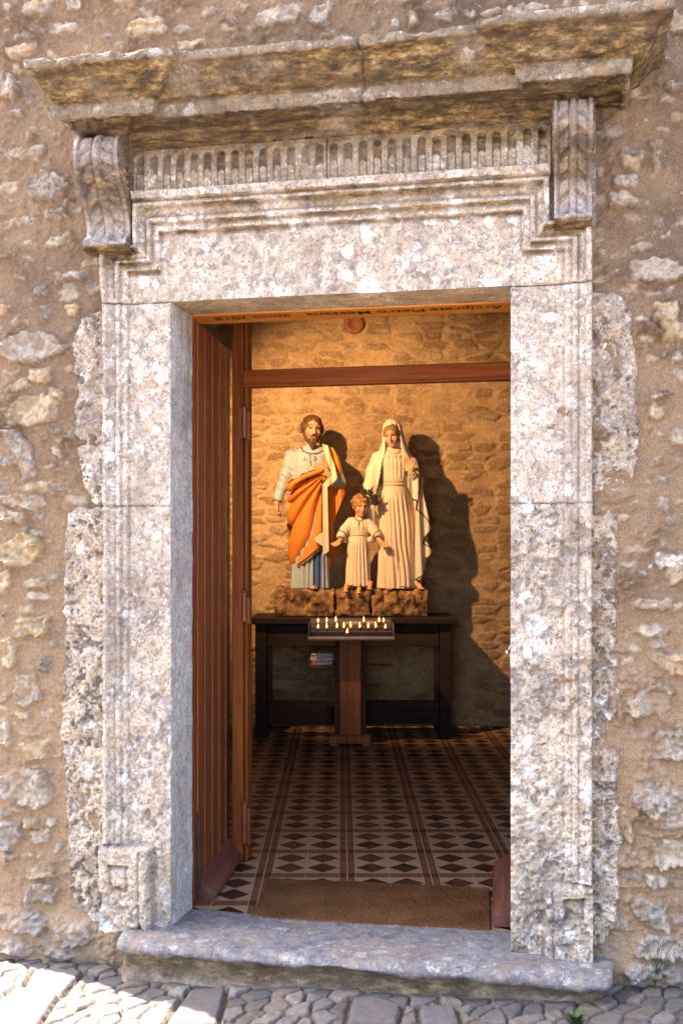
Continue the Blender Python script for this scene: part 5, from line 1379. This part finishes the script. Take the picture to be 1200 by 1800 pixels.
# ---------------------------------------------------------------- weeds by the wall foot
def weed(px, py, v, h, n, feather, label):
    u = pu(px, v); z = float(gz(np.array(u), np.array(v))) + 0.0
    r = empty('weed', (*F2W(u, v), z), -TH, label=label, cat='plant'); rr = random.Random(int(px))
    st = MB(); lv = MB()
    for k in range(n):
        a = rr.uniform(0, 2 * PI); ln = h * rr.uniform(.6, 1); lean = rr.uniform(.05, .35)
        pts = [Vector((math.cos(a) * lean * ln * t * t, math.sin(a) * lean * ln * t * t, ln * t)) for t in (0, .25, .5, .75, 1)]
        st.tube(pts, [.0016, .0014, .0012, .001, .0006], 5)
        for j in range(16 if feather else 6):
            t = rr.uniform(.25, 1); p = pts[0].lerp(pts[-1], t); b_ = rr.uniform(0, 2 * PI)
            L = rr.uniform(.02, .04) if feather else rr.uniform(.025, .045); w = .0012 if feather else .009
            d = Vector((math.cos(b_), math.sin(b_), rr.uniform(.1, .9))).normalized(); sd = d.cross(Vector((0, 0, 1))).normalized() * w
            lv.add([p, p + d * L * .5 + sd, p + d * L, p + d * L * .5 - sd], [(0, 1, 2, 3)])
    st.build('stem', M_GREEN, r); lv.build('foliage', M_GREEN, r)
weed(1150, 1760, -.05, .24, 5, True, 'tall feathery green weed at the foot of the wall right of the step')
weed(1012, 1795, -.36, .05, 8, False, 'low leafy green weed growing from the cobbles under the right end of the step')

# ---------------------------------------------------------------- light
w = bpy.data.worlds.new('World'); bpy.context.scene.world = w; w.use_nodes = True; nt = w.node_tree
sky = nt.nodes.new('ShaderNodeTexSky'); sky.sky_type = 'NISHITA'; sky.sun_disc = False
SD = Vector((-.842, .539, 0)); EL = R(60)
sky.sun_elevation = EL; sky.sun_rotation = math.atan2(SD.x, SD.y); sky.air_density = 0.8; sky.dust_density = 4.5; sky.ozone_density = 0.4
bgn = nt.nodes['Background']; nt.links.new(sky.outputs[0], bgn.inputs[0]); bgn.inputs[1].default_value = 0.15
sl = bpy.data.lights.new('sun', 'SUN'); sl.energy = 5.0; sl.angle = R(.5); sl.color = (1, .90, .76)
so = bpy.data.objects.new('sun', sl); col.objects.link(so)
sdir = Vector((SD.x * math.cos(EL), SD.y * math.cos(EL), math.sin(EL))); so.rotation_euler = sdir.to_track_quat('Z', 'Y').to_euler()
sp = bpy.data.lights.new('altar_spotlight', 'SPOT'); sp.energy = 66; sp.color = (1.0, .575, .26); sp.spot_size = R(80); sp.spot_blend = .75; sp.shadow_soft_size = .03
spo = bpy.data.objects.new('altar_spotlight', sp); col.objects.link(spo); spo.location = (-1.04, 6.79, 2.98)
aim = Vector((.15, 8.7, 2.0)); spo.rotation_euler = (spo.location - aim).to_track_quat('Z', 'Y').to_euler()

sc = bpy.context.scene
sc.view_settings.view_transform = 'Standard'; sc.view_settings.look = 'None'; sc.view_settings.gamma = 1; sc.view_settings.exposure = 3.0
sc.cycles.max_bounces = 7; sc.cycles.diffuse_bounces = 5; sc.cycles.glossy_bounces = 3; sc.cycles.sample_clamp_indirect = 6
